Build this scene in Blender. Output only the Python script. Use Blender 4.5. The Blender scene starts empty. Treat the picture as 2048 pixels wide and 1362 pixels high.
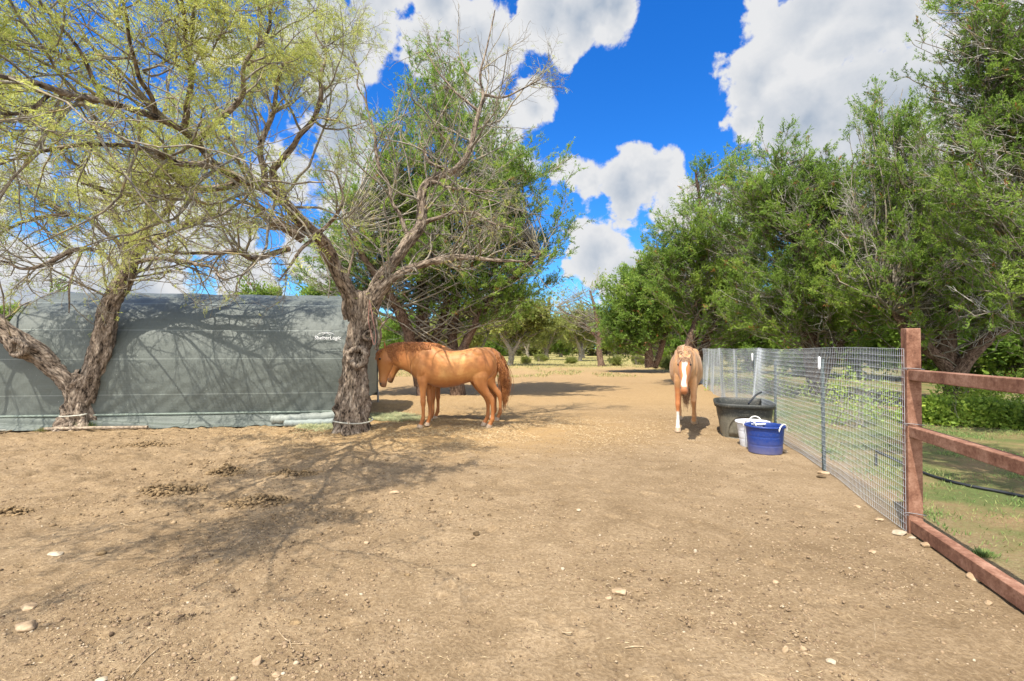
import bpy, bmesh, math, random
import numpy as np
from mathutils import Vector, Matrix

# ------------------------------------------------------------------ camera, world, sun, exposure
sc = bpy.context.scene
PITCH = math.atan(16 / 967.0)
EYE = 1.5
cam_d = bpy.data.cameras.new("camera")
cam_d.sensor_width = 36.0
cam_d.lens = 17.0
cam_d.clip_start = 0.05
cam_d.clip_end = 3000
cam = bpy.data.objects.new("camera", cam_d)
sc.collection.objects.link(cam)
cam.location = (0, 0, EYE)
cam.rotation_euler = (math.pi / 2 + PITCH, 0, 0)
sc.camera = cam
sc.view_settings.view_transform = 'Standard'
sc.view_settings.look = 'None'
sc.view_settings.exposure = 1.0
sc.view_settings.gamma = 1.0
sc.view_settings.use_curve_mapping = False

SUN = Vector((-0.30, -0.45, 1.0)).normalized()
sl = bpy.data.lights.new("sun", 'SUN')
sl.energy = 4.1
sl.angle = math.radians(0.5)
sl.color = (1.0, 0.94, 0.84)
so = bpy.data.objects.new("sun", sl)
sc.collection.objects.link(so)
so.location = (-6, -9, 20)
so.rotation_euler = SUN.to_track_quat('Z', 'Y').to_euler()


def raydir(px, py):
    dx, dy, f = px - 1024.0, 681.0 - py, 966.9
    return (dx, f * math.cos(PITCH) - dy * math.sin(PITCH), f * math.sin(PITCH) + dy * math.cos(PITCH))


def W(px, py, Y):                       # world point seen at (px,py) standing at real distance Y
    d = raydir(px, py)
    s = Y / d[1]
    return (d[0] * s, Y, EYE + d[2] * s)


def G(px, py, z=0.0):                   # ground point
    d = raydir(px, py)
    s = (z - EYE) / d[2]
    return (d[0] * s, d[1] * s, z)


world = bpy.data.worlds.new("World")
sc.world = world
world.use_nodes = True
wt = world.node_tree
wt.nodes.clear()


def N(nt, t, **k):
    n = nt.nodes.new(t)
    ins = k.pop('ins', {})
    for a, b in k.items():
        setattr(n, a, b)
    for a, b in ins.items():
        if isinstance(b, bpy.types.NodeSocket):
            nt.links.new(b, n.inputs[a])
        else:
            n.inputs[a].default_value = b
    return n


def M(nt, op, a, b=0.0, c=0.0, clamp=False):
    return N(nt, 'ShaderNodeMath', operation=op, use_clamp=clamp, ins={0: a, 1: b, 2: c}).outputs[0]


def build_world():
    nt = wt
    sky = N(nt, 'ShaderNodeTexSky', sky_type='NISHITA', sun_disc=False)
    sky.sun_elevation = math.asin(SUN.z)
    sky.sun_rotation = math.atan2(SUN.x, SUN.y)
    sky.air_density = 1.0
    sky.dust_density = 0.3
    sky.ozone_density = 3.0
    tc = N(nt, 'ShaderNodeTexCoord').outputs['Generated']
    sep = N(nt, 'ShaderNodeSeparateXYZ', ins={0: tc})
    n1 = N(nt, 'ShaderNodeTexNoise', ins={'Vector': tc, 'Scale': 5.5, 'Detail': 9.0, 'Roughness': 0.62, 'Distortion': 0.25})
    n3 = N(nt, 'ShaderNodeTexNoise', ins={'Vector': tc, 'Scale': 3.4, 'Detail': 7.0, 'Roughness': 0.58, 'Distortion': 0.4})
    n2 = N(nt, 'ShaderNodeTexNoise', ins={'Vector': tc, 'Scale': 16.0, 'Detail': 10.0, 'Roughness': 0.6})
    blobs = [(650, 30, 95), (765, 20, 75), (720, 130, 80), (680, 240, 100), (790, 90, 40),
             (900, 20, 50), (955, 115, 82), (890, 150, 70), (1010, 90, 42), (1065, 205, 45), (1000, 240, 65),
             (1105, 30, 62), (1200, 15, 62), (1125, 95, 45), (1160, 50, 60),
             (1640, 50, 115), (1715, 95, 70), (1696, 110, 70), (1760, 30, 130), (1560, 150, 95), (1500, 230, 62), (1620, 250, 120), (1760, 220, 150),
             (1600, 380, 120), (1750, 400, 160), (1900, 150, 160), (1430, 400, 60),
             (1170, 350, 52), (1250, 370, 60), (1310, 365, 50), (1350, 420, 60), (1190, 490, 70), (1265, 540, 75), (1420, 500, 90),
             (400, 70, 55), (560, 340, 80), (290, 400, 75), (110, 350, 50), (430, 480, 60), (250, 580, 100),
             (60, 570, 90), (640, 500, 60), (750, 400, 80), (880, 560, 60), (520, 610, 70), (1050, 330, 50),
             (-200, 300, 200), (2200, 200, 250), (2300, 500, 250), (1000, 640, 60)]
    wn = N(nt, 'ShaderNodeTexNoise', ins={'Vector': tc, 'Scale': 4.0, 'Detail': 5.0, 'Roughness': 0.6}).outputs['Color']
    wv = N(nt, 'ShaderNodeVectorMath', operation='MULTIPLY_ADD', ins={0: wn, 1: (.22, .22, .22), 2: (-.11, -.11, -.11)}).outputs[0]
    tw_ = N(nt, 'ShaderNodeVectorMath', operation='ADD', ins={0: tc, 1: wv}).outputs[0]
    cur = None
    for (px, py, r) in blobs:
        c = Vector(raydir(px, py)).normalized()
        e = Vector(raydir(px + r, py)).normalized()
        e2 = Vector(raydir(px, py + r)).normalized()
        rad = 0.5 * ((c - e).length + (c - e2).length) * 1.25
        d = N(nt, 'ShaderNodeVectorMath', operation='DISTANCE', ins={0: tw_, 1: tuple(c)}).outputs['Value']
        v = M(nt, 'MULTIPLY_ADD', d, -1.0 / rad, 1.0)
        cur = v if cur is None else N(nt, 'ShaderNodeMath', operation='SMOOTH_MAX', ins={0: cur, 1: v, 2: 0.25}).outputs[0]
    # unseen sky behind the camera: broad cloud cover added for fill light
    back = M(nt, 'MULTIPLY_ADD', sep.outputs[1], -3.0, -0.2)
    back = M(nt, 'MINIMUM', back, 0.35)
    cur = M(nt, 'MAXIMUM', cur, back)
    nn = M(nt, 'MULTIPLY_ADD', n1.outputs[0], 2.0, -1.0)
    dens = M(nt, 'ADD', cur, nn)
    n2m = M(nt, 'MULTIPLY_ADD', n2.outputs[0], 1.1, -0.55)
    dens2 = M(nt, 'ADD', dens, n2m)
    mask = N(nt, 'ShaderNodeMapRange', interpolation_type='SMOOTHSTEP', ins={0: dens2, 1: 0.06, 2: 0.27, 3: 0.0, 4: 1.0}).outputs[0]
    # brightness : bright rims, grey thick bases
    thick = M(nt, 'MULTIPLY_ADD', n2.outputs[0], -0.8, M(nt, 'MULTIPLY_ADD', n3.outputs[0], -1.6, M(nt, 'MULTIPLY_ADD', cur, 0.95, 1.08)))
    cr = N(nt, 'ShaderNodeValToRGB', ins={0: thick})
    cr.color_ramp.elements[0].position = 0.15
    cr.color_ramp.elements[0].color = (0.95, 0.96, 0.98, 1)
    cr.color_ramp.elements[1].position = 0.95
    cr.color_ramp.elements[1].color = (0.46, 0.55, 0.68, 1)
    cloud = N(nt, 'ShaderNodeVectorMath', operation='SCALE', ins={0: cr.outputs[0], 'Scale': M(nt, 'MULTIPLY_ADD', N(nt, 'ShaderNodeMapRange', interpolation_type='SMOOTHSTEP', ins={0: sep.outputs[1], 1: 0.1, 2: -0.4, 3: 0.0, 4: 1.0}).outputs[0], 11.0, 4.3)}).outputs[0]  # unseen clouds behind the camera are boosted to add frontal fill
    hs = N(nt, 'ShaderNodeHueSaturation', ins={'Hue': 0.505, 'Saturation': 1.35, 'Value': 1.0, 'Color': sky.outputs[0]})
    tint = N(nt, 'ShaderNodeVectorMath', operation='MULTIPLY', ins={0: hs.outputs[0], 1: (0.50, 0.92, 1.22)}).outputs[0]
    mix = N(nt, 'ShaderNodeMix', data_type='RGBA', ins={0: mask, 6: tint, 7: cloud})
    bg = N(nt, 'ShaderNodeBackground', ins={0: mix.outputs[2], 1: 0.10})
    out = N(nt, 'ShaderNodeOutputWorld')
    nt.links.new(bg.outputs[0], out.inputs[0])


build_world()

# ------------------------------------------------------------------ helpers
RS = np.random.RandomState


def put(o, parent=None):
    sc.collection.objects.link(o)
    if parent is not None:
        o.parent = parent
    return o


def tag(o, label=None, cat=None, group=None, kind=None):
    if label: o['label'] = label
    if cat: o['category'] = cat
    if group: o['group'] = group
    if kind: o['kind'] = kind
    return o


def thing(name, loc, label, cat, group=None, rz=0.0):
    o = bpy.data.objects.new(name, None)
    o.empty_display_size = 0.2
    o.location = loc
    o.rotation_euler = (0, 0, rz)
    put(o)
    return tag(o, label, cat, group)


def mesh(name, V, F, mats, parent=None, smooth=True, attrs=None, world_coords=True, matidx=None):
    """V (n,3), F list of int arrays (m,k). attrs: name -> (domain, type, array)"""
    me = bpy.data.meshes.new(name)
    V = np.asarray(V, dtype=np.float32)
    if parent is not None and world_coords:
        V = V - np.array(parent.location, dtype=np.float32)
    if not isinstance(F, (list, tuple)):
        F = [F]
    F = [np.asarray(f, dtype=np.int32) for f in F if len(f)]
    loops = np.concatenate([f.ravel() for f in F])
    tot = np.concatenate([np.full(len(f), f.shape[1], dtype=np.int32) for f in F])
    start = np.concatenate([[0], np.cumsum(tot)[:-1]]).astype(np.int32)
    me.vertices.add(len(V))
    me.vertices.foreach_set('co', V.ravel())
    me.loops.add(len(loops))
    me.loops.foreach_set('vertex_index', loops)
    me.polygons.add(len(tot))
    me.polygons.foreach_set('loop_start', start)
    me.polygons.foreach_set('loop_total', tot)
    if smooth:
        me.polygons.foreach_set('use_smooth', np.ones(len(tot), dtype=bool))
    if matidx is not None:
        me.polygons.foreach_set('material_index', np.asarray(matidx, dtype=np.int32))
    me.update(calc_edges=True)
    for k, (dom, typ, arr) in (attrs or {}).items():
        a = me.attributes.new(k, typ, dom)
        a.data.foreach_set('vector' if typ == 'FLOAT_VECTOR' else 'value', np.asarray(arr, dtype=np.float32).ravel())
    for m in (mats if isinstance(mats, (list, tuple)) else [mats]):
        me.materials.append(m)
    o = bpy.data.objects.new(name, me)
    return put(o, parent)


def nrm(v):
    return v / np.maximum(np.linalg.norm(v, axis=-1, keepdims=True), 1e-9)


def hsh(*a):
    s = 0
    for v, k in zip(a, (127.1, 311.7, 74.7, 19.19)):
        s = s + v * k
    x = np.sin(s) * 43758.5453
    return x - np.floor(x)


def vn2(x, y, seed=0):
    ix, iy = np.floor(x), np.floor(y)
    fx, fy = x - ix, y - iy
    fx = fx * fx * (3 - 2 * fx); fy = fy * fy * (3 - 2 * fy)
    a = hsh(ix, iy, seed); b = hsh(ix + 1, iy, seed); c = hsh(ix, iy + 1, seed); d = hsh(ix + 1, iy + 1, seed)
    return (a * (1 - fx) + b * fx) * (1 - fy) + (c * (1 - fx) + d * fx) * fy


def vn3(P, s, seed=0):
    Q = P * s
    i = np.floor(Q); f = Q - i; f = f * f * (3 - 2 * f)
    r = 0
    for dx in (0, 1):
        for dy in (0, 1):
            for dz in (0, 1):
                w = (f[..., 0] if dx else 1 - f[..., 0]) * (f[..., 1] if dy else 1 - f[..., 1]) * (f[..., 2] if dz else 1 - f[..., 2])
                r = r + w * hsh(i[..., 0] + dx, i[..., 1] + dy, i[..., 2] + dz, seed)
    return r


def gz(x, y):                            # ground height
    x = np.asarray(x, dtype=float); y = np.asarray(y, dtype=float)
    near = np.clip((45 - y) / 25, 0.0, 1)
    h = (vn2(x * .35, y * .35, 1) - .5) * .05
    rough = 0.35 + 2.0 * np.clip((-x + 1.0) / 3, 0, 1) * np.clip((y - 3.5) / 1.5, 0, 1)
    h = h + (vn2(x * 2.1, y * 2.1, 2) - .5) * .022 * rough * near
    h = h + (vn2(x * 6.3, y * 6.3, 3) - .5) * .018 * rough * near
    h = h + (vn2(x * 15, y * 15, 4) - .5) * .012 * rough * near
    h = h + (vn2(x * 33, y * 33, 5) - .5) * .006 * near
    return h


def gp(px, py):
    x, y, _ = G(px, py)
    return (x, y, float(gz(x, y)))


# ------------------------------------------------------------------ materials
def mat(name, build):
    m = bpy.data.materials.new(name)
    m.use_nodes = True
    nt = m.node_tree
    nt.nodes.clear()
    out = N(nt, 'ShaderNodeOutputMaterial')
    s = build(nt)
    nt.links.new(s, out.inputs[0])
    return m


def ramp(nt, fac, stops):
    r = N(nt, 'ShaderNodeValToRGB', ins={0: fac})
    e = r.color_ramp.elements
    while len(e) < len(stops):
        e.new(0.5)
    for k, (p, c) in enumerate(stops):
        e[k].position = p
        e[k].color = (*c, 1)
    return r.outputs[0]


def noise(nt, vec, scale, detail=4.0, rough=0.55, dist=0.0):
    return N(nt, 'ShaderNodeTexNoise', ins={'Vector': vec, 'Scale': scale, 'Detail': detail, 'Roughness': rough, 'Distortion': dist}).outputs[0]


def objc(nt):
    return N(nt, 'ShaderNodeTexCoord').outputs['Object']


def attr(nt, name, out='Fac'):
    return N(nt, 'ShaderNodeAttribute', attribute_name=name).outputs[out]


def mixc(nt, f, a, b):
    n = N(nt, 'ShaderNodeMix', data_type='RGBA', ins={0: f, 6: a, 7: b})
    return n.outputs[2]


def c4(c):
    return (*c, 1)


def bump(nt, h, strength, dist=0.01):
    return N(nt, 'ShaderNodeBump', ins={'Height': h, 'Strength': strength, 'Distance': dist}).outputs[0]


def pbsdf(nt, col, rough=0.8, spec=0.3, normal=None, metal=0.0, **kw):
    n = N(nt, 'ShaderNodeBsdfPrincipled')
    for k, v in (('Base Color', col), ('Roughness', rough), ('Specular IOR Level', spec), ('Metallic', metal)):
        if isinstance(v, bpy.types.NodeSocket):
            nt.links.new(v, n.inputs[k])
        else:
            n.inputs[k].default_value = c4(v) if k == 'Base Color' and len(v) == 3 else v
    for k, v in kw.items():
        n.inputs[k.replace('_', ' ')].default_value = v
    if normal is not None:
        nt.links.new(normal, n.inputs['Normal'])
    return n.outputs[0]


def leaf_mat(name, stops, trans=0.35, spec=0.25):
    def b(nt):
        v = attr(nt, 'v')
        col = ramp(nt, v, stops)
        p = pbsdf(nt, col, 0.6, spec)
        t = N(nt, 'ShaderNodeBsdfTranslucent', ins={0: col}).outputs[0]
        return N(nt, 'ShaderNodeMixShader', ins={0: trans, 1: p, 2: t}).outputs[0]
    return mat(name, b)


def bark_mat(name, dark, mid, light, scale=18.0, bs=0.9, lichen=None):
    def b(nt):
        v = attr(nt, 'bk', 'Vector')
        mp = N(nt, 'ShaderNodeMapping', ins={'Vector': v, 'Scale': (1, 1, 0.34)}).outputs[0]
        n1 = noise(nt, mp, scale, 6, 0.62, 0.6)
        n2 = noise(nt, mp, scale * 3.3, 4, 0.6, 0.3)
        vo = N(nt, 'ShaderNodeTexVoronoi', feature='DISTANCE_TO_EDGE', ins={'Vector': mp, 'Scale': scale * 1.5}).outputs['Distance']
        vv = M(nt, 'MULTIPLY', vo, 3.0, clamp=True)
        h = M(nt, 'ADD', M(nt, 'MULTIPLY', n1, 0.8), M(nt, 'MULTIPLY_ADD', n2, 0.45, M(nt, 'MULTIPLY', vv, 0.10)))
        col = ramp(nt, h, [(0.52, dark), (0.68, mid), (0.92, light)])
        if lichen:
            n3 = noise(nt, objc(nt), 7.0, 3)
            f = N(nt, 'ShaderNodeMapRange', ins={0: n3, 1: 0.56, 2: 0.68}).outputs[0]
            col = mixc(nt, f, col, c4(lichen))
        return pbsdf(nt, col, 0.9, 0.15, bump(nt, h, bs, 0.03))
    return mat(name, b)


MB_MESQ = bark_mat('mesquite bark', (.022, .016, .012), (.20, .152, .112), (.47, .39, .30))
MB_LIMB = bark_mat('mesquite limb bark', (.035, .022, .014), (.17, .115, .075), (.36, .28, .20), 26, lichen=(.30, .21, .08))
MB_TWIG = bark_mat('grey twig bark', (.08, .07, .055), (.24, .21, .165), (.40, .36, .29), 40, .3, lichen=(.30, .23, .10))
MB_CED = bark_mat('cedar bark', (.03, .02, .015), (.15, .095, .065), (.30, .22, .17), 22)
MB_DEAD = bark_mat('dead cedar twig', (.26, .24, .21), (.48, .44, .39), (.64, .60, .55), 40, .3)
ML_MESQ = leaf_mat('mesquite leaf', [(0.0, (.26, .31, .06)), (0.5, (.46, .49, .12)), (0.85, (.60, .59, .18)), (1.0, (.62, .52, .20))], 0.5)
ML_CED = leaf_mat('cedar leaf', [(0.0, (.09, .155, .030)), (0.4, (.18, .285, .046)), (0.75, (.31, .41, .068)), (0.94, (.43, .48, .10)), (1.0, (.36, .17, .06))], 0.5)
ML_FAR = leaf_mat('distant leaf', [(0.0, (.14, .17, .04)), (0.5, (.27, .30, .07)), (1.0, (.40, .39, .11))], 0.42)
ML_BUSH = leaf_mat('bush leaf', [(0.0, (.13, .21, .03)), (0.5, (.27, .38, .05)), (0.9, (.45, .52, .09)), (1.0, (.52, .50, .13))], 0.45)
ML_GRASS = leaf_mat('grass blade', [(0.0, (.08, .15, .04)), (0.5, (.18, .25, .07)), (1.0, (.38, .34, .14))], 0.3)
ML_DRY = leaf_mat('dry grass blade', [(0.0, (.16, .20, .06)), (0.45, (.34, .31, .12)), (1.0, (.50, .40, .18))], 0.3)
ML_HAY = leaf_mat('hay', [(0.0, (.22, .28, .14)), (0.5, (.42, .44, .24)), (1.0, (.60, .52, .30))], 0.2)
ML_STRAW = leaf_mat('straw', [(0.0, (.18, .12, .06)), (0.5, (.42, .30, .16)), (1.0, (.62, .50, .30))], 0.1)

# ------------------------------------------------------------------ ground
def ground_mat():
    def b(nt):
        p = objc(nt)
        sep = N(nt, 'ShaderNodeSeparateXYZ', ins={0: p})
        X, Y = sep.outputs[0], sep.outputs[1]
        big = noise(nt, p, 0.45, 5, 0.6, 0.4)
        midn = noise(nt, p, 3.2, 6, 0.65, 0.5)
        fine = noise(nt, p, 42.0, 5, 0.7)
        grit = noise(nt, p, 150.0, 2, 0.6)
        col = ramp(nt, M(nt, 'MULTIPLY_ADD', midn, 0.55, M(nt, 'MULTIPLY', big, 0.5)),
                   [(0.30, (.18, .124, .068)), (0.50, (.265, .190, .110)), (0.72, (.37, .275, .168))])
        # trampled straw-yellow area around the horses
        d1 = N(nt, 'ShaderNodeVectorMath', operation='DISTANCE', ins={0: N(nt, 'ShaderNodeMapping', ins={'Vector': p, 'Scale': (0.42, 0.6, 1)}).outputs[0], 1: (-1.0 * .42, 9.3 * .6, 0)}).outputs['Value']
        f1 = N(nt, 'ShaderNodeMapRange', interpolation_type='SMOOTHSTEP', ins={0: M(nt, 'MULTIPLY_ADD', midn, 1.2, d1), 1: 2.7, 2: 1.0}).outputs[0]
        col = mixc(nt, M(nt, 'MULTIPLY', f1, 0.75), col, c4((.42, .275, .12)))
        # yellower with distance
        f2 = N(nt, 'ShaderNodeMapRange', interpolation_type='SMOOTHSTEP', ins={0: Y, 1: 6.5, 2: 15.0}).outputs[0]
        col = mixc(nt, M(nt, 'MULTIPLY', f2, 0.72), col, c4((.40, .27, .13)))
        f3 = N(nt, 'ShaderNodeMapRange', interpolation_type='SMOOTHSTEP', ins={0: M(nt, 'MULTIPLY_ADD', big, 22.0, Y), 1: 40.0, 2: 62.0}).outputs[0]
        dry = ramp(nt, midn, [(0.35, (.22, .24, .08)), (0.55, (.38, .33, .13))])
        col = mixc(nt, M(nt, 'MULTIPLY', f3, 0.85), col, dry)
        # grass beyond the fence (the fence runs along X = 3.2 + 0.29 (Y - 3.94))
        side = M(nt, 'MULTIPLY_ADD', Y, -0.29, M(nt, 'ADD', X, -2.15))
        f4 = N(nt, 'ShaderNodeMapRange', interpolation_type='SMOOTHSTEP', ins={0: M(nt, 'MULTIPLY_ADD', midn, 1.6, M(nt, 'ADD', side, -0.7)), 1: 0.1, 2: 0.9}).outputs[0]
        gr = ramp(nt, M(nt, 'MULTIPLY_ADD', noise(nt, p, 1.1, 5, 0.6), 1.0, M(nt, 'MULTIPLY', fine, 0.35)),
                  [(0.52, (.29, .195, .105)), (0.66, (.185, .165, .07)), (0.78, (.115, .145, .048))])
        col = mixc(nt, f4, col, gr)
        # soil grain
        col = mixc(nt, N(nt, 'ShaderNodeMapRange', ins={0: fine, 1: 0.42, 2: 0.60, 3: 0.75, 4: 0.0}).outputs[0], col,
                   N(nt, 'ShaderNodeMix', data_type='RGBA', blend_type='MULTIPLY', ins={0: 1.0, 6: col, 7: (0.62, 0.58, 0.54, 1)}).outputs[2])
        vo = N(nt, 'ShaderNodeTexVoronoi', ins={'Vector': p, 'Scale': 34.0, 'Randomness': 1.0})
        sp = N(nt, 'ShaderNodeMapRange', ins={0: vo.outputs['Distance'], 1: 0.10, 2: 0.17, 3: 1.0, 4: 0.0}).outputs[0]
        pick = N(nt, 'ShaderNodeSeparateColor', ins={0: vo.outputs['Color']})
        sp = M(nt, 'MULTIPLY', sp, M(nt, 'GREATER_THAN', pick.outputs[0], 0.80))
        col = mixc(nt, M(nt, 'MULTIPLY', sp, 0.8), col, ramp(nt, pick.outputs[1], [(0.2, (.10, .07, .05)), (0.5, (.30, .23, .15)), (1.0, (.46, .38, .28))]))
        h = M(nt, 'ADD', M(nt, 'MULTIPLY', fine, 0.8), M(nt, 'MULTIPLY_ADD', grit, 0.30, M(nt, 'MULTIPLY', midn, 1.5)))
        return pbsdf(nt, col, 0.95, 0.1, bump(nt, h, 1.0, 0.018))
    return mat('dirt', b)


def axis_coords(lo, f0, f1, hi, step, gr):
    a = list(np.arange(f0, f1, step))
    s, x = step, a[-1]
    while x < hi:
        s *= gr; x += s; a.append(x)
    s, x, left = step, f0, []
    while x > lo:
        s *= gr; x -= s; left.append(x)
    return np.array(left[::-1] + a)


def build_ground():
    xs = axis_coords(-900, -8.5, 5.5, 900, 0.026, 1.06)
    ys = axis_coords(-60, 1.4, 9.5, 1500, 0.024, 1.05)
    Xg, Yg = np.meshgrid(xs, ys)
    Z = gz(Xg, Yg)
    rs = RS(17)
    for _ in range(420):
        cy = 2.0 * (9.5 / 2.0) ** rs.uniform()
        cx = rs.uniform(-1.05, .75) * cy
        if cx > 3.0 + .29 * (cy - 3.94): continue
        a = rs.normal() * .9
        i0, i1 = np.searchsorted(xs, [cx - .14, cx + .14]); j0, j1 = np.searchsorted(ys, [cy - .14, cy + .14])
        if i1 - i0 < 3 or j1 - j0 < 3: continue
        dx = Xg[j0:j1, i0:i1] - cx; dy = Yg[j0:j1, i0:i1] - cy
        u = dx * math.cos(a) + dy * math.sin(a); v = -dx * math.sin(a) + dy * math.cos(a)
        q = np.sqrt((u / .062) ** 2 + (v / .068) ** 2)
        k = rs.uniform(.4, 1.0)
        Z[j0:j1, i0:i1] += k * (-.014 * np.exp(-(q / .85) ** 6) + .009 * np.exp(-((q - 1.15) / .22) ** 2) * (v > -.03))
    V = np.stack([Xg, Yg, Z], -1).reshape(-1, 3)
    nx, ny = len(xs), len(ys)
    i = np.arange(nx * ny).reshape(ny, nx)
    F = np.stack([i[:-1, :-1], i[:-1, 1:], i[1:, 1:], i[1:, :-1]], -1).reshape(-1, 4)
    o = mesh('ground', V, F, ground_mat())
    tag(o, 'bare tan dirt paddock strewn with pebbles', 'ground', kind='structure')


build_ground()

# ------------------------------------------------------------------ branches and leaves
def tubes(P, R, sides=5, ridges=0.0, seed=0):
    """P (n,k,3) R (n,k) -> V, F, bk"""
    n, k, _ = P.shape
    T = nrm(np.gradient(P, axis=1))
    D = nrm(P[:, -1] - P[:, 0])
    ref = np.where(np.abs(D[:, 2:3]) < .75, np.array([[0, 0, 1.]]), np.array([[1., 0.1, 0]]))
    A = nrm(np.cross(T, np.repeat(ref[:, None], k, 1)))
    B = np.cross(T, A)
    th = np.linspace(0, 2 * math.pi, sides, endpoint=False)
    c, s = np.cos(th), np.sin(th)
    L = np.concatenate([np.zeros((n, 1)), np.cumsum(np.linalg.norm(np.diff(P, axis=1), axis=2), 1)], 1)
    bk = np.empty((n, k, sides, 3))
    bk[..., 0] = R[..., None] * c; bk[..., 1] = R[..., None] * s
    bk[..., 2] = L[..., None] + (np.arange(n) * 3.7)[:, None, None]
    rr = np.repeat(R[..., None], sides, 2)
    if ridges:
        q = bk * np.array([14, 14, 2.2])
        rr = rr * (1 + ridges * ((vn3(q, 1.0, seed) - .5) + .7 * (vn3(q * np.array([1, 1, 1.6]), 2.3, seed + 1) - .5)))
        q = bk * np.array([3.5, 3.5, 1.6])
        rr = rr * (1 + .28 * (vn3(q, 1.0, seed + 2) - .5))
    V = P[:, :, None] + rr[..., None] * (A[:, :, None] * c[:, None] + B[:, :, None] * s[:, None])
    idx = np.arange(n * k * sides).reshape(n, k, sides)
    a = idx[:, :-1]; b = idx[:, 1:]
    F = np.stack([a, np.roll(a, -1, 2), np.roll(b, -1, 2), b], -1).reshape(-1, 4)
    return V.reshape(-1, 3), F, bk.reshape(-1, 3)


class Acc:                               # accumulates geometry for one part
    def __init__(s):
        s.V, s.F, s.n, s.A, s.B = [], [], 0, [], []

    def tube(s, P, R, sides=5, ridges=0, seed=0):
        if len(P) == 0: return
        V, F, bk = tubes(P, R, sides, ridges, seed)
        s.V.append(V); s.F.append(F + s.n); s.B.append(bk); s.n += len(V)

    def quads(s, V, v):
        m = len(V) // 4
        s.V.append(V); s.F.append(np.arange(m * 4).reshape(m, 4) + s.n); s.A.append(v); s.n += len(V)

    def build(s, name, m, parent, smooth=True):
        at = {}
        if s.B: at['bk'] = ('POINT', 'FLOAT_VECTOR', np.concatenate(s.B))
        if s.A: at['v'] = ('FACE', 'FLOAT', np.concatenate(s.A))
        return mesh(name, np.concatenate(s.V), np.concatenate(s.F), m, parent, smooth, at)


def smooth_path(pts, n):                 # Catmull-Rom on an (m,3+) list
    p = np.array(pts, dtype=float)
    p = np.vstack([2 * p[0] - p[1], p, 2 * p[-1] - p[-2]])
    m = len(p) - 3
    u = np.linspace(0, m - 1e-6, n)
    i = u.astype(int); t = (u - i)[:, None]
    a, b, c, d = p[i], p[i + 1], p[i + 2], p[i + 3]
    return .5 * ((2 * b) + (-a + c) * t + (2 * a - 5 * b + 4 * c - d) * t ** 2 + (-a + 3 * b - 3 * c + d) * t ** 3)


def grow(rs, S, D, L, k, wig, bias=(0, 0, 0), zig=0.0):
    n = len(S)
    P = np.empty((n, k + 1, 3)); P[:, 0] = S
    d = nrm(D.copy())
    side = nrm(np.cross(d, rs.normal(size=(n, 3))))
    b = np.array(bias)
    for j in range(k):
        d = nrm(d + wig * rs.normal(size=(n, 3)) + b / k)
        dd = nrm(d + side * zig * (1 if j % 2 else -1))
        P[:, j + 1] = P[:, j] + dd * (L / k)[:, None]
    return P


def children(rs, P, R, cnt, t0=.15, t1=1.0, ang=(35, 70), lr=(.35, .6), rr=.5):
    """cnt (n,) children per branch"""
    n, k, _ = P.shape
    par = np.repeat(np.arange(n), cnt)
    t = rs.uniform(t0, t1, len(par)) * (k - 1) * .999
    i = t.astype(int); f = (t - i)[:, None]
    S = P[par, i] * (1 - f) + P[par, i + 1] * f
    T = nrm(P[par, i + 1] - P[par, i])
    r = (R[par, i] * (1 - f[:, 0]) + R[par, i + 1] * f[:, 0])
    side = nrm(np.cross(T, rs.normal(size=T.shape)))
    a = np.radians(rs.uniform(ang[0], ang[1], len(par)))[:, None]
    D = T * np.cos(a) + side * np.sin(a)
    Lp = np.linalg.norm(np.diff(P, axis=1), axis=2).sum(1)[par]
    L = Lp * rs.uniform(lr[0], lr[1], len(par)) * (1.15 - .5 * t / (k - 1))
    return S, D, L, r * rr, par, t / (k - 1)


def taper(r0, k, end=.3):
    return r0[:, None] * np.linspace(1, end, k)[None]


FACE = [.55, np.array([-.3, -.45, 1.0])]    # blade shape biased sunward, added so the foliage looks more brightly lit


def blades(rs, P, D, L, Wd):
    """rhombic blades; P,D (n,3)"""
    D = nrm(D)
    s = nrm(np.cross(D, rs.normal(size=D.shape) * FACE[0] + FACE[1])) * Wd[:, None]
    e = D * L[:, None]
    V = np.stack([P, P + e * .45 + s, P + e, P + e * .45 - s], 1)
    return V.reshape(-1, 3)


def compound(rs, P, D, L, m, lw, ll):
    """feathery compound leaf: m pairs of leaflets on a drooping rachis"""
    n = len(P)
    D = nrm(D)
    side = nrm(np.cross(D, rs.normal(size=D.shape)))
    t = np.linspace(.15, 1, m)
    base = P[:, None] + D[:, None] * (L[:, None] * t)[..., None] + np.array([0, 0, -1.]) * (L[:, None] * .3 * t ** 2)[..., None]
    out = []
    for sg in (1, -1):
        dd = D[:, None] * .55 + side[:, None] * sg + rs.normal(size=(n, m, 3)) * .18
        out.append(blades(rs, base.reshape(-1, 3), dd.reshape(-1, 3), np.full(n * m, ll) * rs.uniform(.7, 1.2, n * m), np.full(n * m, lw)))
    V = np.concatenate(out)
    return V


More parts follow.
